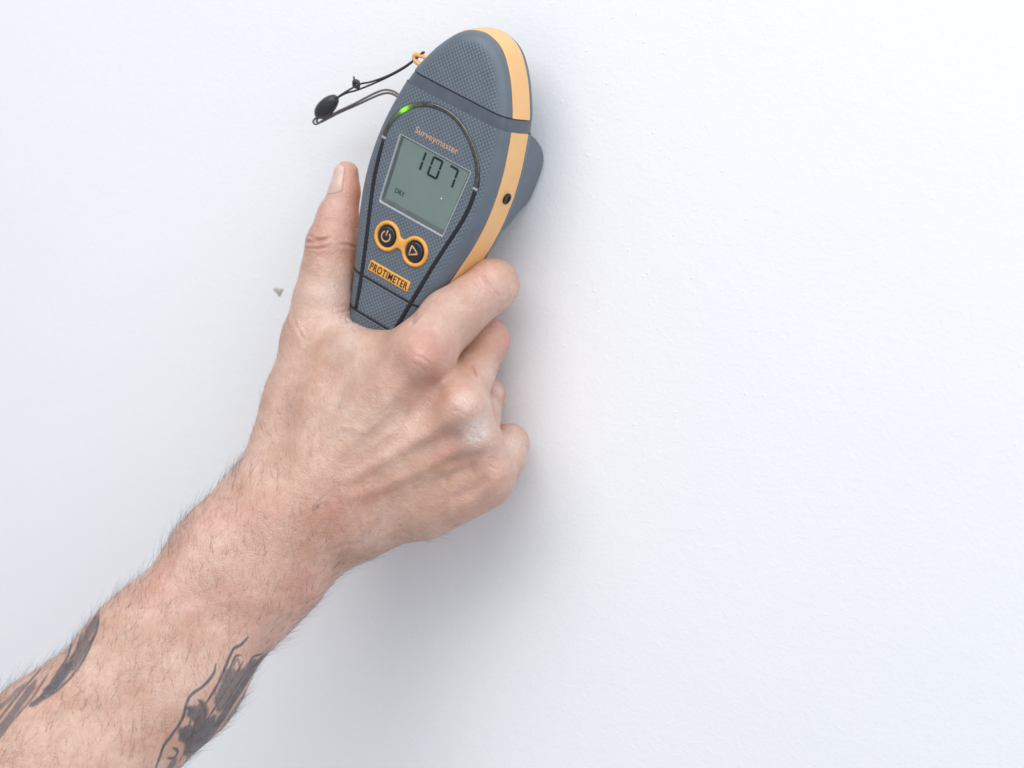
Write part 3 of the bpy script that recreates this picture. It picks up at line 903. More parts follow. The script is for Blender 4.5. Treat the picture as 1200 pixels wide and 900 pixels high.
CREASES = [(0.6,-0.14,[(14.2,-69.6,-64.2),(17.5,-68.5,-65.4),(20.3,-66.5,-68.2)]),(0.6,-0.16,[(13.3,-70.7,-66.8),(17.4,-69.6,-68.1),(19.7,-66.9,-71.3)]),(0.6,
 -0.14,[(12.6,-71.0,-69.9),(16.0,-69.9,-71.2),(17.5,-67.2,-74.2)]),(0.6,-0.15,[(27.6,-62.9,-85.3),(30.6,-61.9,-85.9),(33.2,-60.9,-87.9)]),(0.6,-0.15,
 [(27.3,-63.7,-88.7),(30.8,-62.8,-89.6),(32.7,-60.8,-91.8)]),(0.5,-0.12,[(22.1,-43.7,-46.5),(24.8,-41.6,-50.7)]),(0.5,-0.1,[(21.1,-47.3,-49.0),(23.8,
 -45.1,-53.6)]),(0.5,-0.12,[(26.2,-29.1,-33.2),(31.5,-27.0,-38.8)]),(0.5,-0.14,[(25.9,-36.7,-44.0),(28.1,-33.6,-47.3)]),(0.5,-0.16,[(22.0,-35.0,-37.2),
 (24.8,-36.3,-41.3),(27.7,-34.2,-44.8)]),(0.5,-0.2,[(22.9,-25.1,-63.0),(24.9,-21.6,-65.7)]),(0.5,-0.18,[(23.2,-27.6,-66.0),(25.0,-23.8,-69.1)]),(0.5,
 -0.15,[(22.3,-22.7,-60.0),(24.9,-19.5,-63.0)]),(0.5,-0.14,[(-58.0,-41.1,-17.0),(-48.7,-45.2,-18.1)]),(0.5,-0.2,[(-56.0,-45.1,-19.8),(-48.6,-46.6,
 -21.0)]),(0.5,-0.2,[(-58.1,-46.7,-29.2),(-50.5,-48.9,-29.2)]),(0.5,-0.12,[(-58.2,-48.4,-34.2),(-48.9,-50.0,-34.5)]),(0.5,-0.2,[(35.9,-48.4,-109.1),
 (37.3,-44.6,-111.6)]),(0.5,-0.18,[(34.8,-48.6,-112.7),(37.6,-45.8,-115.0)]),(0.5,-0.15,[(39.1,-43.7,-118.3),(38.2,-35.4,-115.3)]),(0.5,-0.15,[(31.9,
 -59.5,-95.1),(33.7,-55.9,-97.2)]),(0.5,-0.15,[(31.6,-56.5,-100.4),(35.2,-53.1,-101.2)]),(0.7,-0.65,[(21.9,-33.5,-35.9),(25.4,-34.5,-39.6),(29.3,-31.4,
 -45.3)]),(0.6,-0.12,[(21.7,-37.2,-39.2),(24.8,-37.5,-42.9)]),(0.6,-0.12,[(24.7,-31.9,-35.2),(30.5,-29.4,-42.2)]),(1.0,-0.5,[(6.9,-55.5,-51.5),(7.1,
 -58.9,-53.7),(7.2,-62.2,-55.8)]),(0.7,-0.55,[(-56.8,-45.8,-21.9),(-50.4,-47.8,-23.5),(-47.1,-46.8,-23.4)]),(0.8,-0.8,[(-57.5,-46.2,-24.8),(-50.3,
 -48.0,-24.4),(-45.2,-45.8,-22.7)]),(0.6,-0.4,[(-57.6,-46.6,-27.3),(-50.0,-48.5,-27.4),(-45.8,-46.8,-26.6)]),(0.6,-0.18,[(-56.7,-47.9,-30.5),(-48.1,
 -48.6,-30.6)]),(0.7,-0.5,[(-42.2,-43.3,-25.3),(-40.5,-39.5,-25.8),(-40.4,-34.7,-27.1)]),(0.6,-0.15,[(-53.9,-42.9,-14.3),(-47.6,-42.9,-12.8)]),(0.6,
 -0.3,[(-40.2,-50.1,-54.4),(-38.7,-46.1,-53.9),(-39.7,-39.1,-53.3)]),(0.6,-0.3,[(-38.3,-49.1,-55.8),(-37.0,-46.6,-56.3),(-33.2,-48.8,-57.8)]),(0.6,
 -0.25,[(-38.0,-48.3,-55.8),(-33.7,-53.8,-59.5)]),(0.6,-0.25,[(-37.2,-45.7,-56.0),(-29.9,-54.1,-60.0)]),(0.6,-0.25,[(-31.7,-50.4,-58.3),(-24.6,-56.1,
 -61.4)]),(0.7,-0.2,[(-56.8,-56.7,-56.1),(-52.1,-59.4,-61.4),(-49.0,-60.1,-64.8)]),(0.7,-0.2,[(-60.4,-56.2,-57.7),(-55.9,-59.9,-63.0)]),(0.6,-0.15,
 [(-51.6,-59.0,-60.3),(-46.9,-56.8,-57.8)]),(0.9,-0.45,[(21.8,-40.0,-72.7),(23.8,-41.3,-75.0),(26.4,-43.4,-77.4)]),(3,-1.2,[(31.5,-51.1,-112.6),(24.9,
 -53.8,-115.6),(21.1,-55.8,-118.0),(17.2,-57.8,-120.3)]),(2.5,-0.9,[(35.4,-50.8,-107.1),(28.7,-54.4,-109.9),(24.0,-56.1,-111.3),(19.8,-58.6,-112.6)]),
 (2.5,-0.8,[(35.6,-47.8,-118.0),(31.7,-49.2,-121.0),(27.6,-50.2,-124.0),(20.3,-54.4,-128.3)]),(3.2,0.8,[(15.1,-69.9,-72.3),(9.4,-68.6,-77.2),(5.2,
 -69.6,-81.7),(1.4,-71.1,-86.2),(-1.9,-72.4,-90.2),(-5.2,-73.8,-94.2),(-8.5,-75.3,-98.2),(-11.7,-76.8,-102.2),(-14.9,-78.3,-105.7),(-18.0,-79.9,
 -109.3),(-20.8,-82.0,-112.7)]),(2.8,1.0,[(29.1,-63.3,-90.4),(22.9,-63.3,-94.3),(17.1,-63.8,-98.1),(12.2,-65.8,-101.7),(8.1,-67.5,-104.4),(4.1,-69.3,
 -107.1),(0.2,-71.2,-109.8),(-3.8,-73.1,-112.5),(-7.9,-75.4,-114.9),(-11.8,-77.8,-117.2),(-15.6,-80.5,-119.5)]),(2.6,0.8,[(30.8,-56.4,-102.5),(25.0,
 -57.0,-106.0),(20.2,-59.1,-109.3),(15.5,-61.5,-112.5),(11.4,-63.9,-114.7),(7.3,-66.4,-116.9),(3.1,-68.7,-119.1),(-1.1,-71.0,-121.4),(-5.5,-73.8,
 -123.1),(-9.7,-76.8,-124.8),(-13.9,-80.0,-126.4)]),(4.5,-1.1,[(19.7,-58.2,-79.5),(17.3,-60.8,-83.7),(14.1,-62.3,-88.1),(9.7,-65.1,-92.4),(5.3,-67.8,
 -96.8)]),(3.5,-1.0,[(28.7,-59.6,-97.8),(23.8,-59.8,-100.7),(19.5,-61.2,-103.5),(14.2,-64.2,-106.1),(8.8,-66.9,-108.8)]),(1.6,0.6,[(-5.0,-73.8,-117.8),
 (-7.5,-75.2,-123.1),(-9.8,-76.8,-128.3),(-9.8,-75.7,-133.8),(-10.2,-74.0,-139.4),(-15.5,-75.1,-146.9)]),(1.5,0.35,[(2.5,-69.8,-89.7),(-2.1,-72.2,
 -94.1),(-6.9,-74.5,-98.6),(-11.8,-76.5,-97.8),(-17.3,-77.7,-97.2),(-22.9,-78.9,-101.0),(-27.9,-80.9,-104.6)]),(1.4,0.3,[(8.2,-65.9,-86.3),(6.3,-66.8,
 -91.6),(4.6,-68.1,-96.8),(0.4,-70.4,-100.3),(-3.8,-73.0,-103.8)]),(0.7,-0.2,[(-25.4,-87.7,-131.6),(-23.5,-86.2,-128.1),(-19.8,-83.6,-124.0)]),(0.8,
 -0.15,[(-10.8,-69.7,-147.3),(-8.7,-71.6,-141.5),(-7.4,-72.5,-135.9),(-4.4,-72.4,-126.7)]),(1.2,-0.25,[(-24.5,-82.9,-150.7),(-17.9,-77.8,-146.7),
 (-13.9,-74.3,-146.1),(-10.3,-70.4,-145.7)]),(1.2,-0.2,[(-24.3,-78.1,-157.3),(-18.8,-73.6,-152.9)]),(1,-0.2,[(-50.1,-86.5,-112.8),(-49.9,-92.4,
 -117.2)]),(5,0.5,[(-35.4,-95.5,-173.8),(-37.7,-101.8,-170.4),(-41.0,-106.8,-167.4),(-45.0,-110.8,-164.7),(-48.7,-114.5,-166.2),(-52.4,-118.1,-167.7),
 (-55.8,-121.9,-169.1),(-58.9,-126.1,-170.3),(-60.3,-129.9,-173.2),(-61.6,-133.6,-176.1),(-63.0,-137.2,-179.0),(-64.7,-140.4,-181.9),(-66.4,-143.6,
 -184.9),(-68.3,-146.6,-188.0),(-70.2,-149.5,-191.0),(-72.5,-152.6,-193.6),(-74.5,-156.0,-196.1),(-76.1,-159.9,-198.4),(-77.4,-163.9,-200.7),(-78.7,
 -168.0,-202.8),(-80.1,-172.0,-205.0),(-81.6,-175.7,-207.3),(-83.3,-179.3,-209.6)])]
RED_SPOTS = [((-48.5,-46.7,-21.3),13,0.35),((-44.5,-38.4,-3.5),14,0.3),((12.7,-69.2,-63.2),8,0.4),((27.4,-60.7,-82.2),8,0.35),((23.9,-58.4,-103.5),10,0.3),
 ((-61.1,-106.5,-132.0),14,0.3),((-73.4,-129.7,-160.9),14,0.35),((-29.0,-68.9,-167.5),8,0.5),((-56.9,-46.3,-23.4),8,0.35),((18.5,-68.8,-68.1),17,0.5),
 ((31.6,-62.1,-87.2),14,0.38),((27.2,-34.1,-42.7),12,0.35),((31.5,-51.1,-112.6),12,0.35),((-43.2,-40.3,-12.4),10,0.5),((-42.9,-36.2,0.1),8,0.5),
 ((-40.6,-35.0,-30.7),9,0.35),((24.9,-18.7,-62.4),8,0.6),((21.2,-14.1,-87.6),8,0.6),((33.3,-44.2,-127.6),14,0.3),((-15.4,-80.9,-131.7),18,0.25),
 ((-34.0,-96.7,-145.0),20,0.2),((-71.0,-120.8,-151.0),1.0,1.0),((-73.9,-150.3,-187.2),0.8,1.0),((-42.4,-108.8,-171.9),20,0.25),((-30.2,-87.7,-164.0),
 12,0.5),((-43.6,-100.8,-131.3),16,0.25),((-98.2,-135.3,-166.2),18,0.3)]
DUST_AND_PALE_SPOTS = [((-39.3,-47.7,-53.8),6,0.4),((-45.9,-52.6,-46.1),14,0.2),((17.8,-55.0,-55.6),10,0.18),((24.2,-39.2,-44.2),8,0.25),((27.0,-33.8,-78.0),5,0.35),((33.1,
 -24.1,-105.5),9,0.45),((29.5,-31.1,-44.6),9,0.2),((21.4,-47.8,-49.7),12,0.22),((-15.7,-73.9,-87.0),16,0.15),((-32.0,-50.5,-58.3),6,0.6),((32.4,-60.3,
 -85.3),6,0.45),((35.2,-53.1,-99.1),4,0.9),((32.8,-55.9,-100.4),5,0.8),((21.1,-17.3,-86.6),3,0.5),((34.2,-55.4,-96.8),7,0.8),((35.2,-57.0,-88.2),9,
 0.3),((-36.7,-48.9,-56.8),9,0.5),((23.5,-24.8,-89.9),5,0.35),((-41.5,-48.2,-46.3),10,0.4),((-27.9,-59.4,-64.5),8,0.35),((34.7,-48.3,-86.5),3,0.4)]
TATTOO_AND_FOLDS = [(0.25,0.75,[(-25.1,-87.5,-131.6),(-24.7,-87.2,-130.9),(-24.3,-86.8,-130.2),(-23.8,-86.5,-129.5),(-23.1,-86.0,-128.8),(-22.5,-85.5,-128.1),(-21.8,
 -85.0,-127.5)]),(0.3,0.6,[(-23.4,-86.3,-130.2),(-22.9,-85.8,-128.5)]),(0.9,0.35,[(4.9,-54.9,-51.6),(6.7,-60.7,-54.9)]),(0.3,0.35,[(22.0,-40.4,-73.1),
 (22.6,-40.7,-73.7),(23.1,-40.9,-74.3),(23.8,-41.3,-75.0),(24.6,-41.9,-75.7),(25.2,-42.3,-76.4),(26.0,-42.9,-77.1)]),(3.0,0.6,[(-45.0,-90.4,-193.3),
 (-46.1,-92.4,-196.3),(-46.8,-95.0,-199.0),(-47.2,-98.0,-201.7),(-48.0,-100.6,-204.6),(-49.0,-103.2,-207.7),(-47.2,-109.3,-209.7),(-47.8,-112.6,
 -212.8),(-49.7,-114.4,-216.6),(-53.9,-113.4,-221.5),(-54.9,-116.1,-224.7),(-55.9,-119.0,-227.9),(-57.5,-121.2,-231.4),(-57.8,-125.4,-234.4),(-59.1,
 -128.6,-237.9),(-61.7,-130.4,-242.1)]),(0.5,0.95,[(-44.9,-94.1,-198.6),(-46.4,-96.2,-201.9),(-47.0,-99.6,-204.7),(-48.1,-102.6,-207.9),(-49.7,-105.6,
 -211.6),(-48.8,-112.1,-214.3),(-51.8,-113.7,-218.9),(-54.5,-115.4,-223.4),(-56.2,-118.4,-227.4),(-57.4,-121.9,-231.2)]),(0.45,0.9,[(-43.4,-110.8,
 -191.0),(-43.7,-113.2,-193.3),(-43.9,-115.6,-195.7),(-44.2,-118.2,-198.2),(-44.5,-121.1,-201.0),(-45.3,-123.8,-204.3),(-46.6,-126.2,-207.9),(-48.5,
 -128.2,-211.9),(-50.7,-130.3,-216.3),(-53.3,-131.7,-220.8)]),(0.45,0.95,[(-43.2,-102.7,-191.7),(-43.6,-106.1,-194.3),(-43.8,-109.7,-196.9),(-43.8,
 -113.2,-199.3),(-44.2,-116.2,-202.0),(-44.6,-119.0,-204.7),(-45.4,-121.3,-207.5)]),(0.5,0.95,[(-48.4,-131.4,-204.7),(-49.1,-132.0,-207.5),(-49.8,
 -132.7,-210.3),(-50.6,-133.1,-213.0),(-51.7,-133.1,-215.8),(-52.6,-133.1,-218.5),(-53.8,-132.7,-221.3)]),(0.4,0.9,[(-49.8,-133.8,-203.6),(-50.2,
 -134.5,-206.4),(-50.9,-134.7,-209.3),(-51.5,-135.2,-211.9),(-52.2,-135.7,-214.3),(-53.2,-136.0,-216.7),(-54.0,-136.5,-219.0)]),(0.45,0.9,[(-93.6,
 -144.1,-174.4),(-93.3,-146.4,-176.5),(-93.1,-148.6,-178.5),(-93.2,-150.6,-180.7),(-93.6,-152.8,-183.0),(-93.7,-155.4,-185.2),(-93.6,-158.2,-187.4)]),
 (0.4,0.9,[(-90.6,-144.3,-173.3),(-89.6,-146.4,-175.1),(-88.9,-148.0,-176.9),(-88.4,-149.9,-178.8),(-88.5,-151.6,-181.0),(-88.8,-153.4,-183.2),(-89.0,
 -155.3,-185.3)]),(3.0,0.72,[(-94.5,-141.0,-172.4),(-93.4,-143.5,-173.8),(-92.7,-145.5,-175.4),(-92.4,-147.4,-177.1),(-92.7,-149.0,-178.9),(-93.2,
 -150.6,-180.7),(-93.6,-152.2,-182.5)]),(3.2,0.72,[(-92.3,-149.6,-179.4),(-91.7,-151.5,-181.3),(-91.2,-153.3,-183.2),(-90.9,-155.2,-184.9),(-91.1,
 -157.1,-186.6),(-91.5,-159.1,-188.1),(-91.8,-161.2,-189.6)]),(2.2,0.95,[(-92.2,-157.7,-187.0),(-92.1,-160.5,-189.1),(-91.9,-163.4,-191.1),(-91.8,
 -166.0,-192.9),(-91.8,-168.6,-194.4),(-92.3,-170.7,-195.7),(-92.8,-172.7,-197.0)]),(1.2,0.9,[(-92.1,-169.5,-194.9),(-92.5,-171.5,-196.2),(-92.8,
 -173.4,-197.4),(-93.3,-175.0,-198.5),(-93.9,-176.3,-199.4),(-94.5,-177.4,-200.0),(-95.1,-178.4,-200.7)]),(0.55,0.9,[(-94.9,-138.5,-170.8),(-91.3,
 -142.8,-172.3),(-89.1,-145.6,-174.2),(-87.8,-147.9,-176.4),(-87.5,-149.9,-178.8),(-87.5,-151.8,-181.3),(-87.5,-154.0,-183.7),(-87.6,-155.9,-186.0),
 (-87.7,-158.1,-188.2),(-87.9,-160.6,-190.2),(-88.2,-163.3,-192.2),(-88.8,-166.3,-194.2),(-89.6,-169.4,-196.0),(-91.0,-172.4,-197.6),(-92.8,-175.4,
 -199.1),(-94.8,-178.2,-200.7)]),(0.6,0.85,[(-103.6,-145.6,-183.2),(-99.3,-150.6,-183.4),(-97.6,-153.1,-184.5),(-96.2,-155.4,-185.6),(-95.6,-157.1,
 -186.8),(-95.1,-158.9,-187.8),(-94.8,-160.8,-189.0),(-94.5,-163.2,-190.6),(-94.1,-166.1,-192.3),(-93.9,-168.7,-194.0)]),(0.7,0.9,[(-97.1,-146.4,
 -178.6),(-93.3,-153.6,-183.5)]),(0.8,0.75,[(-105.0,-160.8,-190.5),(-104.0,-165.1,-191.9),(-103.6,-168.7,-193.5),(-103.4,-172.0,-195.2),(-103.3,-175.0,
 -197.0),(-103.6,-177.6,-198.9),(-103.7,-180.3,-200.9),(-104.3,-182.6,-203.1),(-104.9,-184.7,-205.4),(-105.8,-186.7,-207.8)]),(1.9,0.75,[(-100.8,
 -169.1,-193.5),(-100.1,-172.6,-195.6),(-99.7,-175.9,-197.7),(-99.8,-178.7,-200.0),(-99.9,-181.4,-202.2),(-100.5,-183.7,-204.5),(-101.3,-185.7,-206.6),
 (-102.2,-187.3,-208.6),(-103.2,-188.7,-210.3),(-104.3,-190.1,-212.1)]),(1.6,0.6,[(-105.1,-170.3,-194.5),(-105.3,-173.7,-196.4),(-106.0,-176.5,-198.4),
 (-106.9,-178.9,-200.3),(-108.0,-180.7,-202.0),(-109.3,-182.2,-203.6),(-110.8,-183.5,-205.2)]),(0.5,0.8,[(-98.0,-165.2,-191.3),(-97.2,-168.8,-193.5),
 (-96.5,-172.4,-195.8),(-96.2,-175.8,-198.1),(-96.7,-178.9,-200.6),(-97.7,-181.9,-203.2),(-98.8,-184.5,-205.9),(-99.8,-186.7,-208.5),(-100.8,-188.8,
 -211.0),(-101.9,-190.7,-213.6)]),(0.6,0.9,[(-42.5,-108.4,-181.1),(-43.0,-109.4,-182.3),(-43.5,-110.5,-183.3),(-43.9,-111.7,-184.2),(-44.3,-112.7,
 -184.5),(-44.7,-113.7,-184.6),(-45.0,-114.7,-185.0),(-45.2,-115.7,-186.0),(-45.2,-116.7,-187.3),(-45.3,-117.7,-188.6),(-45.3,-118.7,-189.9),(-45.3,
 -119.7,-191.2),(-45.3,-120.9,-192.8),(-45.5,-122.4,-194.9),(-45.7,-124.1,-197.3),(-45.8,-125.9,-199.4),(-46.3,-127.4,-201.3),(-47.0,-128.8,-203.1),
 (-47.7,-130.1,-205.0)]),(0.6,0.9,[(-47.0,-123.6,-189.6),(-46.9,-124.2,-190.8),(-46.7,-124.7,-192.1),(-46.8,-125.6,-193.3),(-47.1,-127.0,-194.7),
 (-47.6,-128.6,-196.1),(-48.2,-130.3,-197.3),(-49.0,-131.9,-198.3),(-50.0,-133.4,-199.1),(-50.7,-134.7,-200.1),(-51.2,-135.6,-201.2),(-51.4,-136.2,
 -202.5),(-51.7,-136.8,-203.9),(-51.9,-137.2,-205.6),(-52.1,-137.5,-207.4),(-52.6,-138.0,-209.3),(-53.5,-138.8,-211.3),(-54.4,-140.0,-213.3),(-55.2,
 -141.2,-215.1),(-55.9,-142.3,-216.7),(-56.5,-143.4,-218.0),(-56.9,-144.5,-219.4),(-57.2,-145.3,-221.0),(-57.6,-145.9,-222.8),(-57.8,-146.7,-224.5),
 (-58.0,-147.6,-226.2),(-58.1,-148.4,-227.8),(-58.3,-149.3,-229.4)]),(0.5,0.85,[(-43.7,-111.5,-188.4),(-44.0,-112.4,-188.2),(-44.1,-113.6,-188.0),
 (-44.3,-114.5,-188.2),(-44.4,-115.3,-188.9),(-44.5,-116.1,-190.0),(-44.5,-117.1,-191.5),(-44.6,-118.5,-193.3),(-44.7,-120.2,-195.4),(-44.8,-121.7,
 -197.5),(-45.0,-123.0,-199.5),(-45.3,-124.1,-201.6),(-45.7,-125.1,-203.8)]),(0.5,0.7,[(-44.2,-116.9,-192.9),(-44.2,-115.8,-191.4),(-44.1,-114.7,
 -189.8),(-44.2,-113.6,-189.4),(-43.9,-113.2,-190.7),(-43.6,-112.9,-193.0),(-43.7,-112.7,-195.2),(-43.8,-113.3,-196.6),(-43.9,-114.3,-197.7),(-43.8,
 -115.5,-198.8)]),(2.2,0.7,[(-44.8,-121.8,-199.2),(-44.6,-120.9,-197.4),(-44.6,-119.9,-195.7),(-44.4,-118.9,-194.6),(-44.2,-117.8,-194.4),(-44.1,
 -116.4,-194.9),(-43.9,-115.3,-195.3)]),(3.2,0.75,[(-46.0,-123.8,-207.7),(-45.2,-123.3,-205.0),(-44.9,-122.4,-202.4),(-44.5,-121.1,-200.4),(-44.3,
 -119.0,-199.4),(-43.9,-116.7,-198.9),(-43.9,-114.2,-198.4),(-43.7,-112.2,-197.5),(-43.8,-109.9,-196.6),(-43.7,-107.8,-195.6)]),(2.4,0.72,[(-43.7,
 -102.2,-193.0),(-43.6,-104.1,-193.5),(-43.5,-106.0,-193.9),(-43.6,-107.9,-194.9),(-43.8,-110.1,-196.6),(-43.8,-112.7,-198.7),(-44.1,-115.2,-201.0),
 (-44.5,-117.8,-203.4),(-45.0,-120.6,-205.9),(-45.9,-122.8,-208.6)]),(2.6,0.85,[(-43.3,-94.8,-190.7),(-44.1,-96.4,-192.2),(-44.5,-98.5,-193.6),(-44.6,
 -101.1,-195.2),(-44.6,-104.0,-197.1),(-44.5,-107.2,-199.2),(-44.4,-110.4,-201.5),(-44.5,-113.5,-204.0),(-45.0,-116.2,-206.7),(-45.9,-118.6,-209.7),
 (-47.2,-120.5,-212.9),(-49.2,-121.9,-216.4),(-51.7,-122.5,-220.2),(-55.1,-122.1,-224.4),(-58.8,-121.3,-228.8),(-60.0,-123.6,-231.9)]),(0.5,0.9,
 [(-42.8,-98.8,-190.4),(-42.8,-101.2,-190.3),(-42.8,-103.6,-190.1),(-42.8,-105.5,-190.4),(-43.1,-106.5,-191.4),(-43.4,-107.1,-192.8),(-43.6,-107.9,
 -194.2)]),(2.8,0.8,[(-50.9,-135.7,-205.4),(-50.2,-134.4,-207.0),(-49.7,-132.8,-208.7),(-49.3,-131.5,-210.4),(-49.2,-130.3,-212.3),(-49.6,-129.1,
 -214.4),(-50.1,-127.5,-216.5)]),(2.0,0.8,[(-48.3,-131.4,-203.3),(-48.2,-131.1,-205.3),(-48.3,-130.4,-207.3),(-48.5,-130.3,-209.2),(-49.1,-130.7,
 -211.1),(-49.8,-131.4,-212.9),(-50.8,-131.9,-214.8)]),(3.8,0.8,[(-53.5,-138.1,-214.3),(-52.8,-136.2,-215.7),(-52.5,-133.8,-217.4),(-52.7,-131.9,
 -219.3),(-53.6,-130.9,-221.6),(-55.0,-130.4,-224.2),(-57.0,-129.1,-227.1)]),(3.4,0.82,[(-48.9,-128.9,-212.5),(-49.9,-129.0,-215.3),(-51.3,-128.7,
 -218.3),(-53.2,-128.2,-221.8),(-56.0,-127.4,-225.8),(-61.2,-124.5,-231.1),(-61.9,-126.7,-234.2)]),(3.0,0.85,[(-47.3,-125.4,-211.0),(-48.2,-126.1,
 -213.2),(-49.4,-126.4,-215.6),(-50.9,-126.7,-218.3),(-52.6,-126.8,-221.2),(-54.9,-126.6,-224.4),(-58.4,-125.4,-228.3),(-61.3,-125.3,-232.0),(-62.5,
 -127.6,-235.0),(-63.4,-130.3,-237.7)]),(0.6,0.9,[(-56.0,-140.5,-221.0),(-55.8,-139.6,-221.6),(-55.6,-138.6,-222.3),(-55.8,-137.7,-223.2),(-56.1,
 -137.6,-224.1),(-56.4,-138.1,-225.2),(-56.7,-138.8,-225.8),(-56.8,-139.9,-225.7),(-57.0,-141.1,-225.3),(-56.9,-142.6,-224.8)]),(2.0,0.7,[(-58.2,
 -141.4,-231.3),(-57.0,-137.5,-226.9)]),(0.5,0.9,[(-49.1,-132.6,-202.4),(-48.6,-131.8,-203.3),(-48.2,-131.1,-204.2),(-47.9,-130.4,-205.6),(-48.1,
 -129.7,-208.0),(-48.4,-129.2,-210.9),(-49.1,-128.1,-214.1)]),(0.5,0.9,[(-52.1,-137.4,-206.6),(-51.9,-137.1,-206.0),(-51.6,-136.7,-205.4),(-51.3,
 -136.2,-205.4),(-50.9,-135.6,-206.1),(-50.4,-134.7,-207.3),(-50.1,-133.6,-208.6)])]


def smin(a, b, k):
    h = np.maximum(k - np.abs(a - b), 0.0) / k
    return np.minimum(a, b) - h * h * k * 0.25

def seg_dist(P, a, b):
    ab = b - a
    L = float(ab @ ab)
    w = P - a
    t = np.clip((w @ ab) / L, 0, 1) if L > 1e-9 else np.zeros(len(P))
    q = w - t[:, None] * ab
    return np.sqrt((q * q).sum(1)), t

def hand_sdf(P):
    total = None
    for kin, kjoin, prims in HAND:
        g = None
        for x0, y0, z0, r0, x1, y1, z1, r1 in prims:
            d, t = seg_dist(P, np.array((x0, y0, z0)), np.array((x1, y1, z1)))
            d = d - (r0 + (r1 - r0) * t)
            g = d if g is None else smin(g, d, kin)
        total = g if total is None else smin(total, g, kjoin)
    for x, y, z, r in KNUCKLES:
        d = np.sqrt(((P - np.array((x, y, z))) ** 2).sum(1)) - r
        total = smin(total, d, 9.0)
    return total


def surface_nets(step):
    """Skin the distance field: evaluated block by block near the surface only, then naive surface nets."""
    pts = np.array([q for g in HAND for s in g[2] for q in (s[:3], s[4:7])])
    rad = np.array([q for g in HAND for s in g[2] for q in (s[3], s[7])])
    lo = (pts - rad[:, None]).min(0) - 6
    hi = (pts + rad[:, None]).max(0) + 6
    B = 8
    nb = np.ceil((hi - lo) / (step * B)).astype(int)
    dims = nb * B + 1
    bi = np.stack(np.meshgrid(*[np.arange(k) for k in nb], indexing='ij'), -1).reshape(-1, 3)
    ctr = lo + (bi + .5) * step * B
    d = hand_sdf(ctr)
    bi = bi[np.abs(d) < step * B * .95 + 2]
    F = np.full(dims, 9.0, np.float32)
    inside = np.zeros(nb, bool)
    near = np.zeros(nb, bool)
    near[tuple(bi.T)] = True
    ii = np.stack(np.nonzero(~near), -1)
    dd = hand_sdf(lo + (ii + .5) * step * B)
    for q in ii[dd < 0]:
        s = q * B
        F[s[0]:s[0] + B + 1, s[1]:s[1] + B + 1, s[2]:s[2] + B + 1] = -9
    loc = np.stack(np.meshgrid(*[np.arange(B + 1)] * 3, indexing='ij'), -1).reshape(-1, 3)
    for c0 in range(0, len(bi), 200):
        ch = bi[c0:c0 + 200]
        idx = (ch[:, None, :] * B + loc[None]).reshape(-1, 3)
        F[tuple(idx.T)] = hand_sdf(lo + idx * step)
    neg = F < 0
    cnt = np.zeros(np.array(dims) - 1, np.int8)
    cor = [(i, j, k) for i in (0, 1) for j in (0, 1) for k in (0, 1)]
    for i, j, k in cor:
        cnt += neg[i:dims[0] - 1 + i, j:dims[1] - 1 + j, k:dims[2] - 1 + k]
    cells = np.stack(np.nonzero((cnt > 0) & (cnt < 8)), -1)
    vid = np.full(np.array(dims) - 1, -1, np.int32)
    vid[tuple(cells.T)] = np.arange(len(cells))
    val = {c: F[tuple((cells + np.array(c)).T)] for c in cor}
    acc = np.zeros((len(cells), 3))
    num = np.zeros(len(cells))
    for c in cor:
        for ax in range(3):
            if c[ax]:
                continue
            e = list(c)
            e[ax] = 1
            a, b = val[c], val[tuple(e)]
            m = (a < 0) != (b < 0)
            t = np.where(m, a / np.where(m, a - b, 1), 0)
            p = np.tile(np.array(c, float), (len(cells), 1))
            p[:, ax] += t
            acc[m] += p[m]
            num[m] += 1
    V = lo + (cells + acc / num[:, None]) * step
    quads = []
    for ax in range(3):
        u, w = (ax + 1) % 3, (ax + 2) % 3
        sl0 = [slice(None)] * 3
        sl1 = [slice(None)] * 3
        sl0[ax] = slice(0, -1)
        sl1[ax] = slice(1, None)
        a, b = neg[tuple(sl0)], neg[tuple(sl1)]
        e = np.stack(np.nonzero(a != b), -1)
        flip = b[tuple(e.T)]
        q = []
        for du, dw in ((0, 0), (-1, 0), (-1, -1), (0, -1)):
            c = e.copy()
            c[:, u] += du
            c[:, w] += dw
            q.append(vid[tuple(c.T)])
        q = np.stack(q, 1)
        q[flip] = q[flip][:, ::-1]
        quads.append(q)
    return V, np.concatenate(quads)


def mesh_from_arrays(name, V, Q):
    me = bpy.data.meshes.new(name)
    me.vertices.add(len(V))
    me.vertices.foreach_set('co', (V * S).astype(np.float32).ravel())
    k = Q.shape[1]
    me.loops.add(Q.size)
    me.loops.foreach_set('vertex_index', Q.astype(np.int32).ravel())
    me.polygons.add(len(Q))
    me.polygons.foreach_set('loop_start', np.arange(0, Q.size, k, dtype=np.int32))
    me.update(calc_edges=True)
    me.validate()
    return me


def near_line(V, pts, reach):
    """Distance of vertices to a polyline (only those within reach)."""
    P = np.array(pts)
    lo, hi = P.min(0) - reach, P.max(0) + reach
    sel = np.nonzero(((V > lo) & (V < hi)).all(1))[0]
    if not len(sel):
        return sel, None
    d = np.full(len(sel), 1e9)
    arc = np.zeros(len(sel))
    n = max(1, len(P) - 1)
    for i in range(n):
        a, b = P[i], P[min(i + 1, len(P) - 1)]
        q, t = seg_dist(V[sel], a, b)
        m = q < d
        d[m] = q[m]
        arc[m] = (i + t[m]) / n
    return sel, (d, arc)


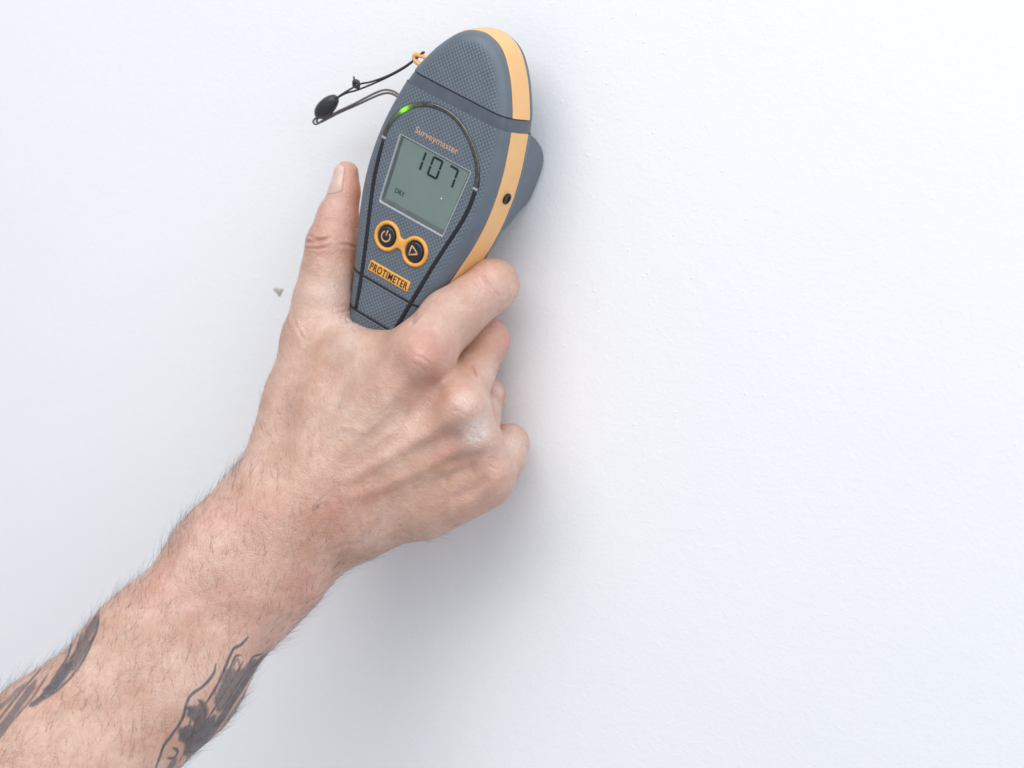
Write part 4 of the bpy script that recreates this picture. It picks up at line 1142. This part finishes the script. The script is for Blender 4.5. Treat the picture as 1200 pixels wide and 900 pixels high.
def build_person():
    V, Q = surface_nets(0.95)
    me = mesh_from_arrays('person', V, Q)
    tmp = bpy.data.objects.new('subdivision_source', me)
    COL.objects.link(tmp)
    sm = tmp.modifiers.new('smooth', 'SMOOTH')
    sm.factor = .5
    sm.iterations = 3
    md = tmp.modifiers.new('subdivide', 'SUBSURF')
    md.levels = md.render_levels = 1
    bpy.context.view_layer.update()
    fine = bpy.data.meshes.new_from_object(tmp.evaluated_get(bpy.context.evaluated_depsgraph_get()))
    bpy.data.objects.remove(tmp)
    fine.name = 'person'
    n = len(fine.vertices)
    co = np.empty(n * 3, np.float32)
    fine.vertices.foreach_get('co', co)
    V = co.reshape(-1, 3).astype(float) / S
    nr = np.empty(n * 3, np.float32)
    fine.vertices.foreach_get('normal', nr)
    N = nr.reshape(-1, 3).astype(float)
    disp = np.zeros(n)
    folds = []
    for w, dep, pts in CREASES:
        sel, r = near_line(V, pts, w * 3.5 + 1)
        if r is None:
            continue
        d, arc = r
        fade = np.clip(np.minimum(arc, 1 - arc) * 5 + .25, 0, 1)
        prof = np.exp(-(d / w) ** 2)
        if w < 1.05 and dep < 0:                 # a fold: a groove between two soft lips
            prof = prof - .45 * np.exp(-((d - 1.9 * w) / (w * 1.1)) ** 2)
        disp[sel] += dep * prof * fade
        if w < 1.05 and dep < -.24:
            folds.append((sel, min(.8, -dep * 1.3) * np.exp(-(d / (w * 1.1)) ** 2) * fade))  # deep folds tinted redder and darker, also painting in the crease shade
    marks = np.zeros((n, 4), np.float32)
    marks[:, 3] = 1
    for spots, ch in ((RED_SPOTS, 0), (DUST_AND_PALE_SPOTS, 1)):
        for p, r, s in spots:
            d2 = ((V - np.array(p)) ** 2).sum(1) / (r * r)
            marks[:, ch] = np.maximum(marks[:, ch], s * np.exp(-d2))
    for sel, val in folds:
        marks[sel, 0] = np.maximum(marks[sel, 0], val)
    for r, s, pts in TATTOO_AND_FOLDS:  # tattoo strokes, plus dark lines drawn along a few hand creases
        sel, q = near_line(V, pts, r + 1.2)
        if q is None:
            continue
        d, arc = q
        rr = r * np.clip(np.minimum(arc, 1 - arc) * 6 + .35, 0, 1)
        soft = .5 if r < 1.3 else 1.3              # shaded fills fade out, outlines stay crisp
        m = s * np.clip((rr + soft * .6 - d) / soft, 0, 1)
        marks[sel, 2] = np.maximum(marks[sel, 2], m)
    V2 = V + N * disp[:, None]
    org = np.array(HAND[-1][2][0][:3])
    fine.vertices.foreach_set('co', ((V2 - org) * S).astype(np.float32).ravel())
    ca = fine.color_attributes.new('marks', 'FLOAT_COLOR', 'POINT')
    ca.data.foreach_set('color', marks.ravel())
    fine.materials.clear()
    fine.materials.append(m_skin)
    fine.shade_smooth()
    fine.update()
    person = bpy.data.objects.new('person', fine)
    COL.objects.link(person)
    person.location = Vector(org) * S
    person['label'] = 'bare hairy right forearm with black tattoos, the dusty hand gripping the grey meter'
    person['category'] = 'person'

    # thumb nail: a curved plate on the outer side of the thumb tip
    t0, t1 = np.array((-47.2, -32.5, -5.1)), np.array((-47.0, -31.0, 7.6))
    ax = (t1 - t0) / np.linalg.norm(t1 - t0)
    out = np.array((-0.524, -0.836, 0.055))
    out = out - ax * (out @ ax)
    out /= np.linalg.norm(out)
    side = np.cross(ax, out)
    L = np.linalg.norm(t1 - t0)
    vv, ff = [], []
    nu, nv = 13, 12
    for layer, dr in ((0, .0), (1, -.55)):
        for i in range(nu):
            u = i / (nu - 1)
            for j in range(nv):
                w = j / (nv - 1) * 2 - 1
                endc = (1 - w * w) * .13
                uu = u * (1 - .0) + (endc if u > .5 else -endc) * abs(u - .5) * 2 - (.1 if u > .5 else -.1) * abs(u - .5) * 2
                th = w * 1.02
                dirn = out * math.cos(th) + side * math.sin(th)
                o0 = t0 + ax * (L * uu)
                rr = 3.0
                for _ in range(14):
                    rr -= float(hand_sdf((o0 + dirn * rr)[None])[0])
                p = o0 + dirn * (rr + .30 - .35 * max(0, 1 - u * 5) + dr)
                vv.append(tuple(p - org))
    for i in range(nu - 1):
        for j in range(nv - 1):
            ff.append((i * nv + j, i * nv + j + 1, (i + 1) * nv + j + 1, (i + 1) * nv + j))
    o = nu * nv
    ff += [tuple(o + q for q in f[::-1]) for f in ff]
    rim = [i * nv for i in range(nu)] + [(nu - 1) * nv + j for j in range(1, nv)] + [i * nv + nv - 1 for i in range(nu - 2, -1, -1)] + [j for j in range(nv - 2, 0, -1)]
    for i in range(len(rim)):
        a, b = rim[i], rim[(i + 1) % len(rim)]
        ff.append((a, b, o + b, o + a))
    obj('thumb_nail', vv, ff, m_nail, person)

    # hairs
    E0, W0 = np.array(HAND[-1][2][3][4:7]), np.array(HAND[-1][2][0][:3])
    e = (W0 - E0) / np.linalg.norm(W0 - E0)
    view = np.array((math.sin(math.radians(31)), -math.cos(math.radians(31)), 0))
    s = (V - W0) @ e
    face = N @ view
    lat = np.cross(e, view)                    # across the arm, towards the ulnar side or away
    dens = np.where(s < 5, 1.0, np.clip(1 - (s - 5) / 75, 0.0, 1) ** 2.4)
    dens = dens * np.clip(.2 + .9 * (face + .5), .1, 1) * np.clip(1.25 - .75 * np.clip(face, 0, 1), .4, 1.2) * np.clip(1.35 - s * -.0015, .6, 1.2)
    dens[s > 84] = 0
    side_c = (V - W0) @ lat
    cl = np.sin(V[:, 0] * .16 + 1.3) * np.sin(V[:, 2] * .21) * .3 + .8
    prob = dens * cl
    prob /= prob.sum()
    roots = rng.choice(n, 5600, replace=False, p=prob)
    hv, hf = [], []
    up = np.array((0, 0, 1.0))
    for k in roots:
        p, nn = V2[k], N[k]
        on_hand = s[k] > 10
        dirv = e * (.75 if not on_hand else .5) + lat * (-.55 + .35 * math.sin(p[0] * .05)) + rng.normal(0, .30, 3) + nn * rng.uniform(.12, .42)
        tang = dirv - nn * (dirv @ nn)
        tang /= np.linalg.norm(tang)
        d0 = tang + nn * rng.uniform(.15, .9)
        d0 /= np.linalg.norm(d0)
        Lh = rng.uniform(4.0, 12.0) * (.6 if on_hand else 1.0)
        curl = np.cross(nn, tang) * rng.normal(0, .35) - nn * rng.uniform(.1, .5)
        r0 = rng.uniform(.024, .044)
        m = 5
        q = p - nn * .2
        a = np.cross(d0, nn)
        a /= np.linalg.norm(a) + 1e-9
        base = len(hv)
        for i in range(m):
            t = i / (m - 1)
            b = np.cross(a, d0)
            rr = r0 * (1 - .75 * t)
            for th in (0, 2.094, 4.189):
                hv.append(tuple(q + (a * math.cos(th) + b * math.sin(th)) * rr - org))
            d0 = d0 + curl * (.28)
            d0 /= np.linalg.norm(d0)
            q = q + d0 * (Lh / (m - 1))
        for i in range(m - 1):
            for j in range(3):
                j2 = (j + 1) % 3
                hf.append((base + i * 3 + j, base + i * 3 + j2, base + i * 3 + 3 + j2, base + i * 3 + 3 + j))
    hm = mesh_from_arrays('arm_hair', np.array(hv), np.array(hf))
    hm.materials.append(m_hair)
    hm.shade_smooth()
    ho = bpy.data.objects.new('arm_hair', hm)
    COL.objects.link(ho)
    ho.parent = person
    ho['kind'] = 'stuff'


build_person()
